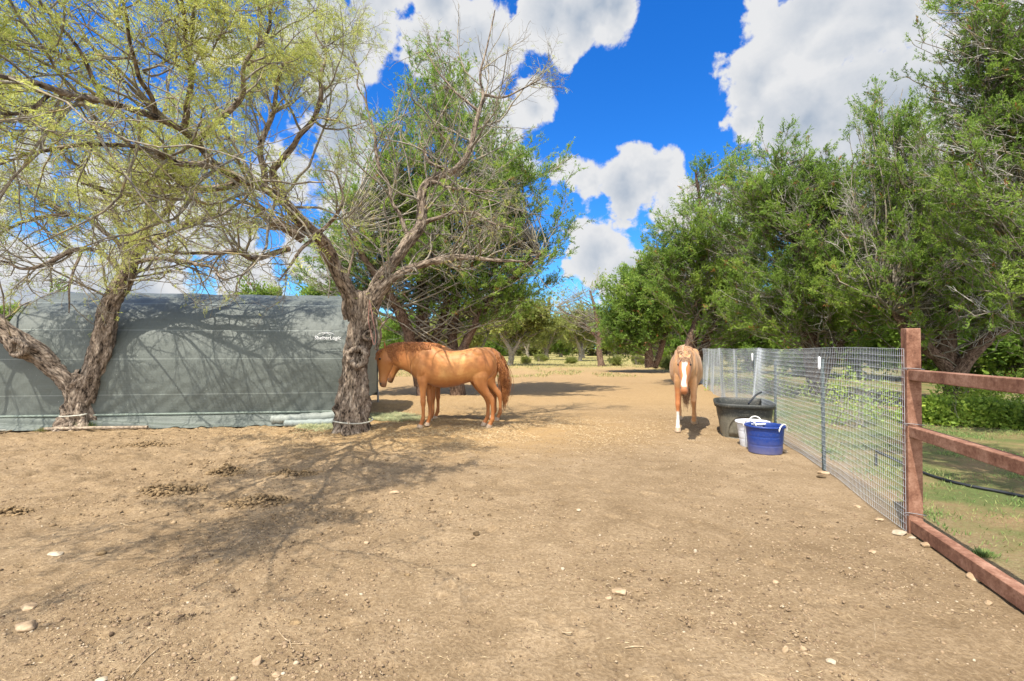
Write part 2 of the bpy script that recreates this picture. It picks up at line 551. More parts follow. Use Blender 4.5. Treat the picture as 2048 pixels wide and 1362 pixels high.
# ---- mesquite: hand-laid limbs, generated branches
def mesquite(name, label, limbs, base, seed, cfg):
    rs = RS(seed)
    t = thing(name, base, label, 'tree')
    tr, tw, lf = Acc(), Acc(), Acc()
    LP, LR, LC = [], [], []
    for (pts, cnt) in limbs:
        pts = [(*p[:3], p[3]) for p in pts]
        q = smooth_path(pts, max(14, len(pts) * 9))
        thick = q[:, 3].max() > .09
        if not thick:
            q[:, :3] += (vn3(q[:, :3], 3.1, seed)[:, None] - .5) * .12
        (tr).tube(q[None, :, :3], q[None, :, 3], 48 if thick else 10, .55 if thick else .12, seed)
        qq = smooth_path(pts, 24)
        LP.append(qq[:, :3]); LR.append(qq[:, 3]); LC.append(cnt)
    P0, R0 = np.array(LP), np.array(LR)
    up = cfg.get('bias', (0, 0, .35))
    S, D, L, r, par, tt = children(rs, P0, R0, np.array(LC), cfg.get('t0', .3), 1.0, (30, 75), (.25, .5), .5)
    L = np.clip(L, .8, cfg.get('lmax', 2.2)); r = np.clip(r, .007, .022)
    P1 = grow(rs, S, D, L, 9, .17, up); R1 = taper(r, 10, .35)
    tw.tube(P1, R1, 6)
    c2 = rs.poisson(cfg.get('n2', 7), len(P1))
    S, D, L, r, par, _ = children(rs, P1, R1, c2, .1, 1, (25, 65), (.3, .55), .6)
    L = np.clip(L, .35, 1.1); r = np.clip(r, .0032, .009)
    P2 = grow(rs, S, D, L, 7, .16, up, .12); R2 = taper(r, 8, .45)
    tw.tube(P2, R2, 4)
    c3 = rs.poisson(cfg.get('n3', 5), len(P2))
    S, D, L, r, par, _ = children(rs, P2, R2, c3, .15, 1, (30, 70), (.35, .6), .65)
    L = np.clip(L, .15, .55); r = np.clip(r, .0018, .0035)
    P3 = grow(rs, S, D, L, 5, .16, up, .28); R3 = taper(r, 6, .5)
    tw.tube(P3, R3, 3)
    # leaves
    for (PP, per) in ((P3, cfg.get('l3', 5)), (P2, cfg.get('l2', 3))):
        w = cfg['leafy'](PP.mean(1))
        cnt = rs.poisson(per * w)
        S, D, L, r, par, _ = children(rs, PP, np.ones(PP.shape[:2]), cnt, .1, 1, (25, 80), (.2, .3), 1)
        if len(S) == 0: continue
        D = nrm(D + np.array(cfg.get('wind', (.2, 0, -.25))))
        m = 7
        Ls = rs.uniform(.07, .14, len(S))
        FACE[0], keep = 1.0, FACE[1]; FACE[1] = keep * .15
        V = compound(rs, S, D, Ls, m, cfg.get('lw', .0035), cfg.get('ll', .030))
        FACE[0], FACE[1] = .55, keep
        nb = len(V) // 4
        leafv = rs.uniform(0, .55, len(S)) + .45 * vn3(S, 1.1, 7)
        vv = np.concatenate([np.repeat(leafv, m)] * 2) + rs.normal(size=nb) * .06
        lf.quads(V, np.clip(vv, 0, 1))
        Vr = blades(rs, S, D + np.array([0, 0, -.12]), Ls, np.full(len(S), .0011))
        lf.quads(Vr, np.clip(leafv, 0, 1))
    tr.build('trunk', cfg.get('bark', MB_MESQ), t)
    tw.build('branches', MB_TWIG, t)
    if lf.V: lf.build('foliage', ML_MESQ, t, False)
    return t


def wl(rows):                            # rows (px,py,Y,r)
    return [(*W(a, b, y), r) for (a, b, y, r) in rows]


B2 = G(707, 858)
T2 = [
    (wl([(707, 870, 8.85, .33), (706, 850, 8.85, .29), (706, 810, 8.85, .250), (708, 760, 8.85, .228), (712, 710, 8.85, .225), (718, 670, 8.85, .200), (722, 630, 8.85, .190), (722, 602, 8.85, .18), (724, 585, 8.9, .12)]), 0),
    # left limb reaching towards the camera
    (wl([(714, 640, 8.8, .135), (706, 605, 8.75, .135), (690, 570, 8.6, .122), (668, 532, 8.4, .112), (654, 497, 8.15, .107), (634, 470, 7.9, .102), (605, 446, 7.5, .085), (570, 405, 7.0, .070), (530, 378, 6.5, .058), (485, 362, 6.1, .052), (436, 335, 5.7, .044), (398, 292, 5.3, .037), (368, 262, 5.0, .031), (312, 236, 4.5, .033), (222, 206, 3.6, .024), (144, 190, 3.15, .019), (74, 167, 2.8, .015), (0, 152, 2.5, .012), (-90, 125, 2.2, .008)]), 36),
    (wl([(570, 405, 7.0, .07), (548, 350, 6.9, .055), (563, 321, 6.8, .045), (600, 275, 6.7, .038), (633, 230, 6.6, .033), (650, 175, 6.5, .026), (646, 110, 6.5, .016), (640, 50, 6.5, .008)]), 15),
    (wl([(368, 262, 5.0, .036), (372, 210, 4.8, .030), (380, 150, 4.5, .025), (375, 95, 4.2, .020), (372, 30, 4.0, .015), (378, -60, 3.8, .010)]), 17),
    (wl([(222, 206, 3.6, .020), (170, 150, 3.4, .016), (120, 95, 3.2, .012), (80, 20, 3.1, .009), (60, -60, 3.0, .006)]), 13),
    (wl([(120, 183, 3.0, .013), (60, 222, 2.9, .011), (0, 226, 2.8, .008), (-60, 225, 2.7, .005)]), 10),
    (wl([(436, 335, 5.7, .05), (370, 330, 5.3, .036), (300, 300, 4.8, .026), (200, 290, 4.3, .018), (90, 300, 3.9, .012), (0, 330, 3.6, .007)]), 16),
    (wl([(398, 292, 5.3, .04), (470, 200, 5.2, .03), (500, 120, 5.1, .022), (540, 40, 5.1, .015), (560, -40, 5.1, .01)]), 16),
    (wl([(312, 236, 4.5, .026), (290, 150, 4.2, .019), (250, 70, 3.9, .014), (230, -30, 3.7, .008)]), 14),
    (wl([(485, 362, 6.1, .055), (420, 378, 6.0, .045), (340, 372, 5.7, .032), (250, 390, 5.3, .023), (150, 370, 5.0, .013)]), 15),
    (wl([(530, 378, 6.5, .05), (520, 300, 6.4, .04), (545, 220, 6.3, .03), (560, 150, 6.2, .02), (575, 100, 6.2, .012)]), 14),
    # broken stub and drooping branch
    (wl([(610, 478, 7.9, .075), (585, 468, 7.8, .08), (555, 450, 7.7, .08), (530, 430, 7.6, .072), (512, 420, 7.55, .07)]), 5),
    (wl([(575, 500, 7.8, .05), (545, 508, 7.6, .05), (505, 515, 7.4, .045), (470, 500, 7.2, .035), (420, 505, 7.0, .028), (350, 500, 6.8, .02), (270, 480, 6.6, .012)]), 16),
    (wl([(634, 470, 7.9, .05), (655, 450, 7.8, .035), (680, 420, 7.7, .028), (688, 385, 7.7, .022), (670, 350, 7.6, .016), (640, 340, 7.6, .01)]), 8),
    (wl([(640, 470, 7.9, .035), (600, 500, 7.7, .03), (575, 540, 7.6, .018), (560, 560, 7.6, .008)]), 5),
    # right limb
    (wl([(730, 650, 8.85, .13), (738, 605, 8.85, .135), (752, 575, 8.9, .115), (774, 540, 8.95, .115), (815, 487, 9.0, .105), (842, 450, 9.1, .095), (843, 410, 9.1, .085), (846, 380, 9.1, .08), (862, 360, 9.1, .078), (897, 346, 9.1, .07), (925, 325, 9.1, .062), (942, 290, 9.1, .05), (950, 255, 9.1, .045), (958, 225, 9.1, .04), (966, 190, 9.1, .034), (960, 150, 9.1, .024), (975, 90, 9.1, .016), (990, 20, 9.1, .008)]), 24),
    (wl([(735, 660, 8.85, .11), (750, 605, 8.8, .10), (775, 568, 8.75, .078), (805, 545, 8.7, .068), (851, 526, 8.6, .058), (890, 518, 8.5, .058), (924, 514, 8.5, .048), (985, 520, 8.4, .034), (1051, 523, 8.3, .018)]), 15),
    (wl([(822, 480, 9.0, .06), (800, 430, 9.0, .04), (776, 385, 9.0, .034), (755, 310, 9.0, .03), (742, 241, 9.0, .024), (722, 170, 9.0, .018), (700, 100, 9.0, .009)]), 14),
    (wl([(966, 190, 9.1, .03), (1005, 195, 9.1, .022), (1040, 180, 9.1, .016), (1078, 160, 9.1, .009)]), 9),
    (wl([(958, 225, 9.1, .03), (920, 190, 9.1, .024), (880, 150, 9.1, .018), (845, 100, 9.1, .009)]), 9),
    (wl([(897, 346, 9.1, .05), (870, 330, 9.0, .036), (855, 310, 9.0, .03), (850, 290, 9.0, .012)]), 3),
    (wl([(860, 362, 9.1, .04), (890, 375, 8.8, .035), (930, 380, 8.7, .025), (985, 385, 8.6, .012)]), 8),
    (wl([(842, 450, 9.1, .05), (890, 430, 8.7, .034), (930, 425, 8.5, .028), (975, 445, 8.4, .018), (1030, 460, 8.3, .01)]), 12),
    (wl([(690, 640, 8.7, .04), (697, 560, 8.6, .028), (705, 500, 8.6, .018), (700, 430, 8.6, .008)]), 5),
    (wl([(750, 700, 8.8, .03), (762, 670, 8.7, .024), (775, 640, 8.7, .018), (800, 615, 8.7, .01)]), 4),
]


def leafy2(p):
    a = np.clip((-p[:, 0] - 1.5) / 1.3, 0.0, 1) * np.clip((p[:, 2] - 2.2) / 1.2, 0.1, 1)
    near = np.clip((8.6 - p[:, 1]) / 2.2, .10, 1)
    return np.maximum(.06, a * near) * (.35 + 1.3 * vn3(p, .9, 3))


B1 = G(168, 852)
T1 = [
    (wl([(160, 866, 9.15, .40), (162, 850, 9.15, .34), (165, 820, 9.15, .26), (166, 790, 9.15, .25), (170, 768, 9.15, .24), (178, 745, 9.1, .17)]), 0),
    (wl([(160, 800, 9.15, .2), (142, 765, 9.1, .19), (110, 738, 9.05, .18), (75, 710, 8.95, .175), (42, 690, 8.85, .19), (15, 665, 8.8, .165), (-25, 632, 8.7, .16), (-90, 580, 8.5, .14), (-180, 500, 8.3, .11), (-260, 380, 8.1, .08), (-330, 250, 8.0, .05), (-360, 100, 8.0, .02)]), 12),
    (wl([(172, 800, 9.15, .2), (186, 755, 9.15, .2), (198, 715, 9.15, .19), (205, 680, 9.15, .175), (214, 640, 9.15, .17), (224, 605, 9.15, .165), (240, 570, 9.15, .15), (258, 535, 9.1, .13), (276, 495, 9.1, .105), (295, 455, 9.05, .085), (305, 410, 9.0, .07), (318, 360, 9.0, .06), (310, 300, 8.9, .045), (330, 220, 8.8, .03), (340, 140, 8.8, .015)]), 26),
    (wl([(258, 535, 9.1, .09), (245, 480, 9.0, .07), (225, 430, 8.9, .055), (200, 385, 8.8, .045), (160, 340, 8.7, .034), (110, 290, 8.6, .024), (70, 230, 8.5, .014)]), 16),
    (wl([(250, 545, 9.1, .07), (200, 510, 8.9, .05), (150, 500, 8.7, .042), (100, 525, 8.5, .034), (50, 535, 8.3, .025), (-20, 520, 8.2, .015)]), 16),
    (wl([(245, 500, 9.0, .055), (190, 450, 8.8, .042), (130, 430, 8.6, .034), (60, 440, 8.4, .026), (-10, 470, 8.3, .015)]), 16),
    (wl([(276, 495, 9.1, .075), (330, 470, 8.9, .055), (390, 440, 8.8, .042), (450, 430, 8.7, .03), (520, 440, 8.6, .015)]), 18),
    (wl([(290, 465, 9.05, .06), (350, 400, 8.9, .045), (400, 340, 8.8, .034), (440, 260, 8.8, .02)]), 14),
    (wl([(262, 525, 9.0, .05), (330, 520, 8.9, .04), (400, 530, 8.8, .03), (460, 560, 8.7, .014)]), 14),
    (wl([(160, 500, 8.8, .03), (150, 545, 8.6, .024), (145, 580, 8.5, .018), (141, 625, 8.5, .007)]), 5),
    (wl([(140, 432, 8.6, .03), (70, 380, 8.4, .024), (20, 330, 8.3, .016), (-30, 280, 8.2, .01)]), 14),
]


def leafy1(p):
    return np.clip((p[:, 2] - 3.0) / 2.2, .08, 1) * np.clip((-p[:, 0] - 3.2) / 3.5, .12, 1) * (.3 + 1.3 * vn3(p, .8, 5)) * .9


mesq2 = mesquite('mesquite_tree', 'big mesquite with a hollow knot in its trunk, standing before the nearest chestnut horse',
                 T2, B2, 21, dict(leafy=leafy2, n2=6, n3=4, l3=4.2, l2=2.2, bias=(-.12, 0, .35), t0=.25, lmax=1.9))
mesq1 = mesquite('mesquite_tree', 'mesquite tree forking low into two thick trunks in front of the grey-green tarp shelter',
                 T1, B1, 5, dict(leafy=leafy1, n2=7, n3=4, l3=4.5, l2=2.5, bias=(-.1, 0, .2), t0=.35, lmax=2.2, lw=.0045, ll=.034))


def knot(parent, c, nrmv, R, r, hollow=True, seed=0):
    """collar of healed bark round a cut limb"""
    n = Vector(nrmv).normalized()
    u = n.cross(Vector((0, 0, 1))).normalized(); v = u.cross(n)
    K, S = 40, 14
    V = []
    for i in range(K):
        a = 2 * math.pi * i / K
        Rr = R * (1 + .12 * math.sin(3 * a + seed) + .06 * math.sin(7 * a))
        for j in range(S):
            b = 2 * math.pi * j / S
            q = Rr + r * math.cos(b) * (1 + .2 * math.sin(11 * a + j))
            V.append(Vector(c) + (u * math.cos(a) + v * math.sin(a)) * q + n * (r * 1.2 * math.sin(b)))
    V = np.array(V)
    i = np.arange(K * S).reshape(K, S)
    F = np.stack([i, np.roll(i, -1, 0), np.roll(np.roll(i, -1, 0), -1, 1), np.roll(i, -1, 1)], -1).reshape(-1, 4)
    mesh('bark_collar', V, F, MB_MESQ, parent, attrs={'bk': ('POINT', 'FLOAT_VECTOR', V)})
    # inside: a sunken dark bowl with cracked wood
    V = []; K2 = 8
    for j in range(K2 + 1):
        t = j / K2
        for i2 in range(K):
            a = 2 * math.pi * i2 / K
            rad = R * (1 - t) * (1 + .1 * math.sin(5 * a)) * (1 if t < 1 else 0.02)
            V.append(Vector(c) + (u * math.cos(a) + v * math.sin(a)) * rad + n * (-(.05 if hollow else -.01) * math.sin(t * 1.5) - .01 + .012 * math.sin(9 * a + 5 * t)))
    V = np.array(V)
    i = np.arange((K2 + 1) * K).reshape(K2 + 1, K)
    F = np.stack([i[:-1], np.roll(i[:-1], -1, 1), np.roll(i[1:], -1, 1), i[1:]], -1).reshape(-1, 4)
    mesh('hollow' if hollow else 'cut_wood', V, F, MAT_HOLLOW if hollow else MAT_WOOD, parent)


MAT_HOLLOW = mat('rotten wood', lambda nt: pbsdf(nt, ramp(nt, noise(nt, objc(nt), 30, 5), [(0.35, (.015, .011, .008)), (0.7, (.10, .075, .05))]), .95, .05,
                                              bump(nt, noise(nt, objc(nt), 40, 5), .8, .02)))
MAT_WOOD = mat('weathered cut wood', lambda nt: pbsdf(nt, ramp(nt, noise(nt, objc(nt), 25, 5), [(0.35, (.16, .12, .085)), (0.7, (.42, .34, .25))]), .9, .1,
                                                  bump(nt, noise(nt, objc(nt), 50, 5), .6, .01)))
knot(mesq2, W(714, 714, 8.61), (0.05, -1, .12), .150, .062, True, 1)
knot(mesq2, W(737, 672, 8.67), (0.35, -1, .2), .07, .035, False, 2)
knot(mesq1, W(38, 697, 8.66), (-.1, -1, -.1), .13, .05, False, 4)

# ---- cedar / juniper
def in_ellipsoids(rs, ells, n, shell=.42):
    vol = np.array([e[3] * e[4] * e[5] for e in ells]) ** .8
    k = rs.choice(len(ells), n, p=vol / vol.sum())
    E = np.array(ells)[k]
    d = nrm(rs.normal(size=(n, 3)))
    r = rs.uniform(0, 1, n) ** shell
    return E[:, :3] + d * E[:, 3:6] * r[:, None], r


def cedar_geo(base, trunks, ells, ncl, seed, tw=9, tufts=4, nb=9, bl=.075, bw=.010, spread=.34, dead=.25, up=.45, deadn=10, gap=.33, hang=0.0, thin=1.0):
    rs = RS(seed)
    tr, lim, dd, lf = Acc(), Acc(), Acc(), Acc()
    tp = []
    for pts in trunks:
        q = smooth_path(pts, 26)
        q[1:, :2] += (rs.normal(size=(25, 2)) * .02)
        tr.tube(q[None, :, :3], q[None, :, 3], 16, .25, seed)
        tp.append(q)
    tp = np.array(tp)
    C, rad = in_ellipsoids(rs, ells, int(ncl * 1.6))
    nz = vn3(C, .75, seed) * .6 + vn3(C, 1.9, seed + 1) * .4
    ok = (nz > gap + .03) & (C[:, 2] > base[2] + .4)
    C, rad = C[ok][:ncl], rad[ok][:ncl]
    n = len(C)
    # attach to the trunk a bit lower than the cluster
    ti = rs.randint(0, len(tp), n)
    T = tp[ti]
    hd = np.linalg.norm(T[:, :, :2].mean(1) - C[:, :2], axis=1)
    zt = C[:, 2] - hd * rs.uniform(.15, .75, n)
    j = np.abs(T[:, :, 2] - zt[:, None]).argmin(1)
    j = np.clip(j, 3, T.shape[1] - 2)
    A = T[np.arange(n), j, :3]
    r0 = np.minimum(T[np.arange(n), j, 3] * .5, rs.uniform(.012, .032, n) * thin)
    K = 8
    t = np.linspace(0, 1, K)[None, :, None]
    mid = (A + C) / 2 + np.stack([rs.normal(size=n) * .45, rs.normal(size=n) * .45, rs.uniform(-.45, .4, n) - hang], 1) * np.minimum(1, hd / 2)[:, None]
    P = A[:, None] * (1 - t) ** 2 + 2 * mid[:, None] * t * (1 - t) + C[:, None] * t ** 2
    P[:, 1:-1] += rs.normal(size=(n, K - 2, 3)) * .075
    R = taper(r0, K, .25)
    lim.tube(P, R, 5)
    outd = nrm(P[:, -1] - P[:, -3])
    # live twigs and tufts
    isd = rs.uniform(size=n) < np.where(rad < .62, dead * 1.5, dead * .18)
    for kind in (0, 1):
        idx = np.where(isd == bool(kind))[0]
        if len(idx) == 0: continue
        m = tw if kind == 0 else deadn
        pi = np.repeat(idx, m)
        k2 = rs.randint(3 if kind == 0 else 2, K - 1, len(pi))
        f = rs.uniform(0, 1, (len(pi), 1))
        S = P[pi, k2] * (1 - f) + P[pi, k2 + 1] * f
        nearc = nrm(C[pi] - S + 1e-6)
        D = nrm(outd[pi] * .9 + nearc * .3 + rs.normal(size=(len(pi), 3)) * (.55 if kind == 0 else .75) + np.array([0, 0, up]))
        L = spread * rs.uniform(.6, 1.5, len(pi)) * (1 if kind == 0 else 1.25)
        Pt = grow(rs, S, D, L, 4, .17, (0, 0, .15), .1)
        Rt = taper(np.full(len(pi), .006 if kind == 0 else .0065), 5, .4)
        (lim if kind == 0 else dd).tube(Pt, Rt, 3)
        if kind == 1:
            S, D, L2, r, _, _ = children(rs, Pt, Rt, np.full(len(Pt), 3), .2, 1, (25, 70), (.4, .7), .6)
            Pq = grow(rs, S, D, L2, 3, .2, (0, 0, 0), .2)
            dd.tube(Pq, taper(np.maximum(r, .003), 4, .5), 3)
        else:
            cvar = rs.uniform(0, .4, n) + .25 * vn3(C, .35, seed + 9)
            cnt = np.full(len(Pt), tufts)
            S, D, L2, r, par, tt = children(rs, Pt, Rt, cnt, .2, 1.0, (15, 50), (.2, .3), 1)
            s2 = np.repeat(S, nb, 0)
            d2 = nrm(np.repeat(D, nb, 0) + rs.normal(size=(len(s2), 3)) * .42)
            s2 = s2 + np.repeat(D, nb, 0) * (rs.uniform(-.4, 1.9, (len(s2), 1)) * bl) + rs.normal(size=(len(s2), 3)) * bl * .18
            V = blades(rs, s2, d2, bl * rs.uniform(.6, 1.35, len(s2)), bw * rs.uniform(.7, 1.3, len(s2)))
            vv = np.repeat(cvar[pi][par] + rs.uniform(0, .25, len(par)), nb) + rs.normal(size=len(s2)) * .06
            brown = np.repeat((rs.uniform(size=len(par)) < .012), nb)
            lf.quads(V, np.where(brown, 1.0, np.clip(vv, 0, .93)))
    return tr, lim, dd, lf


def cedar(name, label, base, trunks, ells, ncl, seed, group=None, leafm=None, **kw):
    t = thing(name, base, label, 'tree', group)
    tr, lim, dd, lf = cedar_geo(base, trunks, ells, ncl, seed, **kw)
    tr.build('trunk', MB_CED, t)
    lim.build('branches', MB_TWIG, t)
    if dd.V: dd.build('dead_twigs', MB_DEAD, t)
    lf.build('crown', leafm or ML_CED, t, False)
    return t


def E(px, py, Y, rpx, rpy, rd):          # ellipsoid seen at a pixel with pixel radii
    c = W(px, py, Y)
    return (*c, rpx / 967 * Y, rd, rpy / 967 * Y)


# central cedar behind the horses
bc = G(885, 790)
Yc = bc[1]
cedar('cedar_tree', 'tall many-trunked cedar standing behind the two chestnut horses', bc,
      [wl([(850, 792, Yc, .26), (848, 700, Yc, .22), (845, 600, Yc, .19), (850, 480, Yc, .15), (870, 350, Yc, .11), (890, 230, Yc, .07), (900, 130, Yc, .03)]),
       wl([(842, 770, Yc, .2), (815, 660, Yc - .5, .17), (780, 590, Yc - 1, .13), (730, 520, Yc - 1.5, .10), (690, 440, Yc - 1.8, .06)]),
       wl([(915, 790, Yc, .22), (905, 700, Yc, .17), (912, 600, Yc, .14), (930, 480, Yc + .5, .11), (960, 380, Yc + .5, .08), (990, 280, Yc + .5, .04)]),
       wl([(905, 745, Yc - .3, .16), (935, 680, Yc - .3, .13), (965, 620, Yc - .5, .10), (1020, 560, Yc - .6, .07), (1090, 500, Yc - .8, .04)]),
       wl([(858, 700, Yc, .15), (885, 640, Yc, .12), (895, 540, Yc, .09), (870, 420, Yc, .06)])],
      [E(890, 190, Yc, 90, 110, 1.6), E(810, 300, Yc, 110, 130, 2.2), E(980, 320, Yc, 130, 120, 2.2), E(900, 420, Yc, 180, 150, 2.6),
       E(1060, 390, Yc, 130, 110, 1.8), E(1170, 410, Yc, 75, 34, .8), E(1120, 320, Yc, 50, 35, .8), E(680, 400, Yc, 70, 60, 1.2), E(1110, 560, Yc, 70, 50, 1.2), E(1040, 520, Yc, 130, 110, 2.2), E(800, 500, Yc, 130, 110, 2.4), E(700, 520, Yc - 1, 100, 80, 1.8),
       E(640, 540, Yc - 1, 80, 50, 1.2), E(1000, 600, Yc, 130, 60, 2.0), E(880, 110, Yc, 45, 50, .8)],
      650, 31, tw=10, tufts=4, nb=13, bl=.095, bw=.0125, spread=.48, dead=.28, deadn=14, gap=.40)

# cedars along the right-hand side
XR = lambda px, Y: (px - 1024) / 967 * Y


def rc(label, px, Y, pts, ells, ncl, seed, **kw):
    b = (XR(px, Y), Y, 0.0)
    tr = [[(*W(a, bb, y), r) for (a, bb, y, r) in q] for q in pts]
    return cedar('cedar_tree', label, b, tr, ells, ncl, seed, 'cedars along the wire fence', **kw)


rc('nearest cedar on the right, its boughs hanging over the rusty rail fence', 2090, 8.6,
   [[(2090, 870, 8.6, .24), (2080, 700, 8.6, .2), (2060, 480, 8.7, .17), (2040, 250, 8.7, .13), (2000, 50, 8.7, .09), (1990, -120, 8.7, .03)],
    [(2120, 860, 8.8, .18), (2180, 600, 8.8, .15), (2230, 300, 8.8, .1), (2260, 50, 8.8, .05)]],
   [E(1960, 70, 8.4, 120, 130, 1.3), E(2080, 150, 8.3, 150, 220, 1.6), E(1990, 330, 8.0, 130, 150, 1.2), E(2090, 480, 7.8, 130, 140, 1.4),
    E(2200, 300, 8.6, 160, 300, 1.8), E(1850, 95, 8.4, 50, 26, .35), E(2030, 590, 7.7, 90, 70, .9), E(1900, 250, 8.8, 70, 90, .8), E(2050, -100, 8.6, 150, 120, 1.6)],
   560, 41, tw=10, tufts=5, nb=13, bl=.052, bw=.0068, spread=.30, dead=.35, gap=.41)
rc('dense cedar just behind the rusty corner post, with low bare grey boughs', 1880, 12.5,
   [[(1915, 800, 12.5, .25), (1895, 700, 12.6, .22), (1870, 560, 12.7, .18), (1820, 420, 12.8, .12), (1800, 330, 12.8, .05), (1785, 270, 12.8, .012)],
    [(1900, 770, 12.4, .16), (1960, 690, 12.2, .14), (2010, 660, 12.0, .09), (2060, 640, 11.8, .05)],
    [(1900, 740, 12.5, .15), (1830, 670, 12.3, .12), (1780, 620, 12.2, .07)]],
   [E(1790, 260, 12.8, 100, 80, 1.4), E(1740, 210, 12.8, 40, 40, .6), E(1860, 340, 12.4, 130, 120, 1.8), E(1760, 400, 12.4, 120, 110, 1.7), E(1880, 500, 12.0, 160, 110, 2.0),
    E(1770, 560, 12.2, 130, 90, 1.6), E(1980, 440, 12, 110, 150, 1.8), E(1900, 610, 12.0, 140, 60, 1.4), E(2000, 620, 12, 80, 60, 1.2)],
   540, 42, tw=10, tufts=5, nb=12, bl=.070, bw=.0095, spread=.38, dead=.42, deadn=14, gap=.41)
rc('cedar with a stout bare trunk rising behind the middle of the wire fence', 1625, 15.5,
   [[(1640, 790, 15.5, .3), (1622, 700, 15.5, .26), (1612, 620, 15.5, .2), (1600, 520, 15.5, .16), (1570, 400, 15.5, .1), (1550, 300, 15.5, .04)],
    [(1640, 760, 15.5, .18), (1700, 640, 15.3, .14), (1720, 560, 15.2, .08)]],
   [E(1550, 300, 15.5, 50, 45, .9), E(1490, 370, 15.3, 90, 70, 1.5), E(1600, 390, 15.3, 100, 80, 1.6), E(1560, 480, 15, 150, 100, 2.2), E(1680, 440, 15, 100, 110, 1.8),
    E(1660, 570, 14.8, 130, 80, 1.8), E(1540, 600, 14.8, 120, 70, 1.8), E(1700, 640, 15, 80, 50, 1.2), E(1620, 340, 15.3, 40, 40, .7)],
   540, 43, tw=10, tufts=5, nb=11, bl=.080, bw=.0115, spread=.42, dead=.42, deadn=14, gap=.41)
rc('round-topped cedar rising behind the walking horse', 1440, 20.0,
   [[(1385, 770, 20, .3), (1380, 700, 20, .25), (1395, 640, 20, .2), (1400, 520, 20, .14), (1400, 420, 20, .08), (1390, 340, 20, .04)],
    [(1385, 740, 20, .2), (1440, 620, 20, .14), (1480, 500, 20, .07)]],
   [E(1400, 370, 20, 65, 50, 1.4), E(1470, 340, 20, 70, 60, 1.6), E(1380, 460, 19.5, 90, 80, 2.2), E(1470, 480, 19.5, 110, 100, 2.4), E(1350, 570, 19.5, 80, 80, 2.0),
    E(1450, 620, 19.5, 110, 60, 2.2), E(1310, 520, 20, 40, 60, 1.0)],
   430, 44, tw=10, tufts=5, nb=10, bl=.10, bw=.015, spread=.50, dead=.45, gap=.40)
rc('leafy low cedar at the end of the cedar row, reaching down to the dry grass', 1290, 30.0,
   [[(1300, 735, 30, .3), (1296, 690, 30, .24), (1290, 620, 30, .18), (1280, 560, 30, .08)],
    [(1310, 735, 30, .2), (1330, 670, 30, .15), (1340, 600, 30, .08)]],
   [E(1255, 590, 30, 55, 45, 1.9), E(1300, 560, 30, 55, 50, 2.0), E(1230, 650, 30, 38, 55, 1.5), E(1290, 640, 30, 60, 50, 2.0), E(1340, 600, 30, 50, 60, 2)],
   380, 45, tw=10, tufts=4, nb=8, bl=.16, bw=.030, spread=.6, dead=.15, gap=.30)

cedar('cedar_tree', 'cedar just outside the right edge whose boughs shade the grass behind the rails', (6.6, 2.0, 0),
      [[(6.6, 2.0, -.1, .22), (6.4, 2.2, 1.6, .18), (5.8, 2.5, 3.2, .13), (4.6, 2.8, 4.7, .05)]],
      [(3.75, 2.7, 4.8, 1.2, 1.2, .7), (4.9, 3.2, 5.2, 1.4, 1.5, .8), (6.2, 2.6, 4.6, 1.3, 1.3, 1.0), (4.6, 4.6, 6.4, 1.4, 1.4, .8)], 230, 46, tw=9, tufts=4, nb=10, bl=.06, bw=.010, spread=.34, dead=.3, gap=.42)

# thin, almost bare tree in the clearing
rs_t = RS(3)
Yt = G(1200, 733)[1]
thin_ells = [E(1160, 590, Yt, 40, 30, 1.2), E(1190, 620, Yt, 40, 40, 1.4), E(1120, 610, Yt, 40, 30, 1.2), E(1150, 640, Yt, 40, 25, 1.2), E(1200, 570, Yt, 25, 30, 1)]
cedar('bare_tree', 'thin nearly bare grey tree alone in the clearing left of the cedar row', G(1200, 733),
      [wl([(1203, 738, Yt, .34), (1200, 710, Yt, .25), (1197, 660, Yt, .2), (1190, 620, Yt, .14), (1180, 580, Yt, .06)]),
       wl([(1198, 680, Yt, .13), (1170, 650, Yt, .11), (1140, 630, Yt, .08), (1110, 612, Yt, .04)])],
      thin_ells, 70, 51, tw=7, tufts=1, nb=7, bl=.14, bw=.026, spread=.8, dead=.9, deadn=9, gap=.2, leafm=ML_FAR, thin=1.8)

# ---- distant trees: a few kinds, copied
FAR_TREES = []


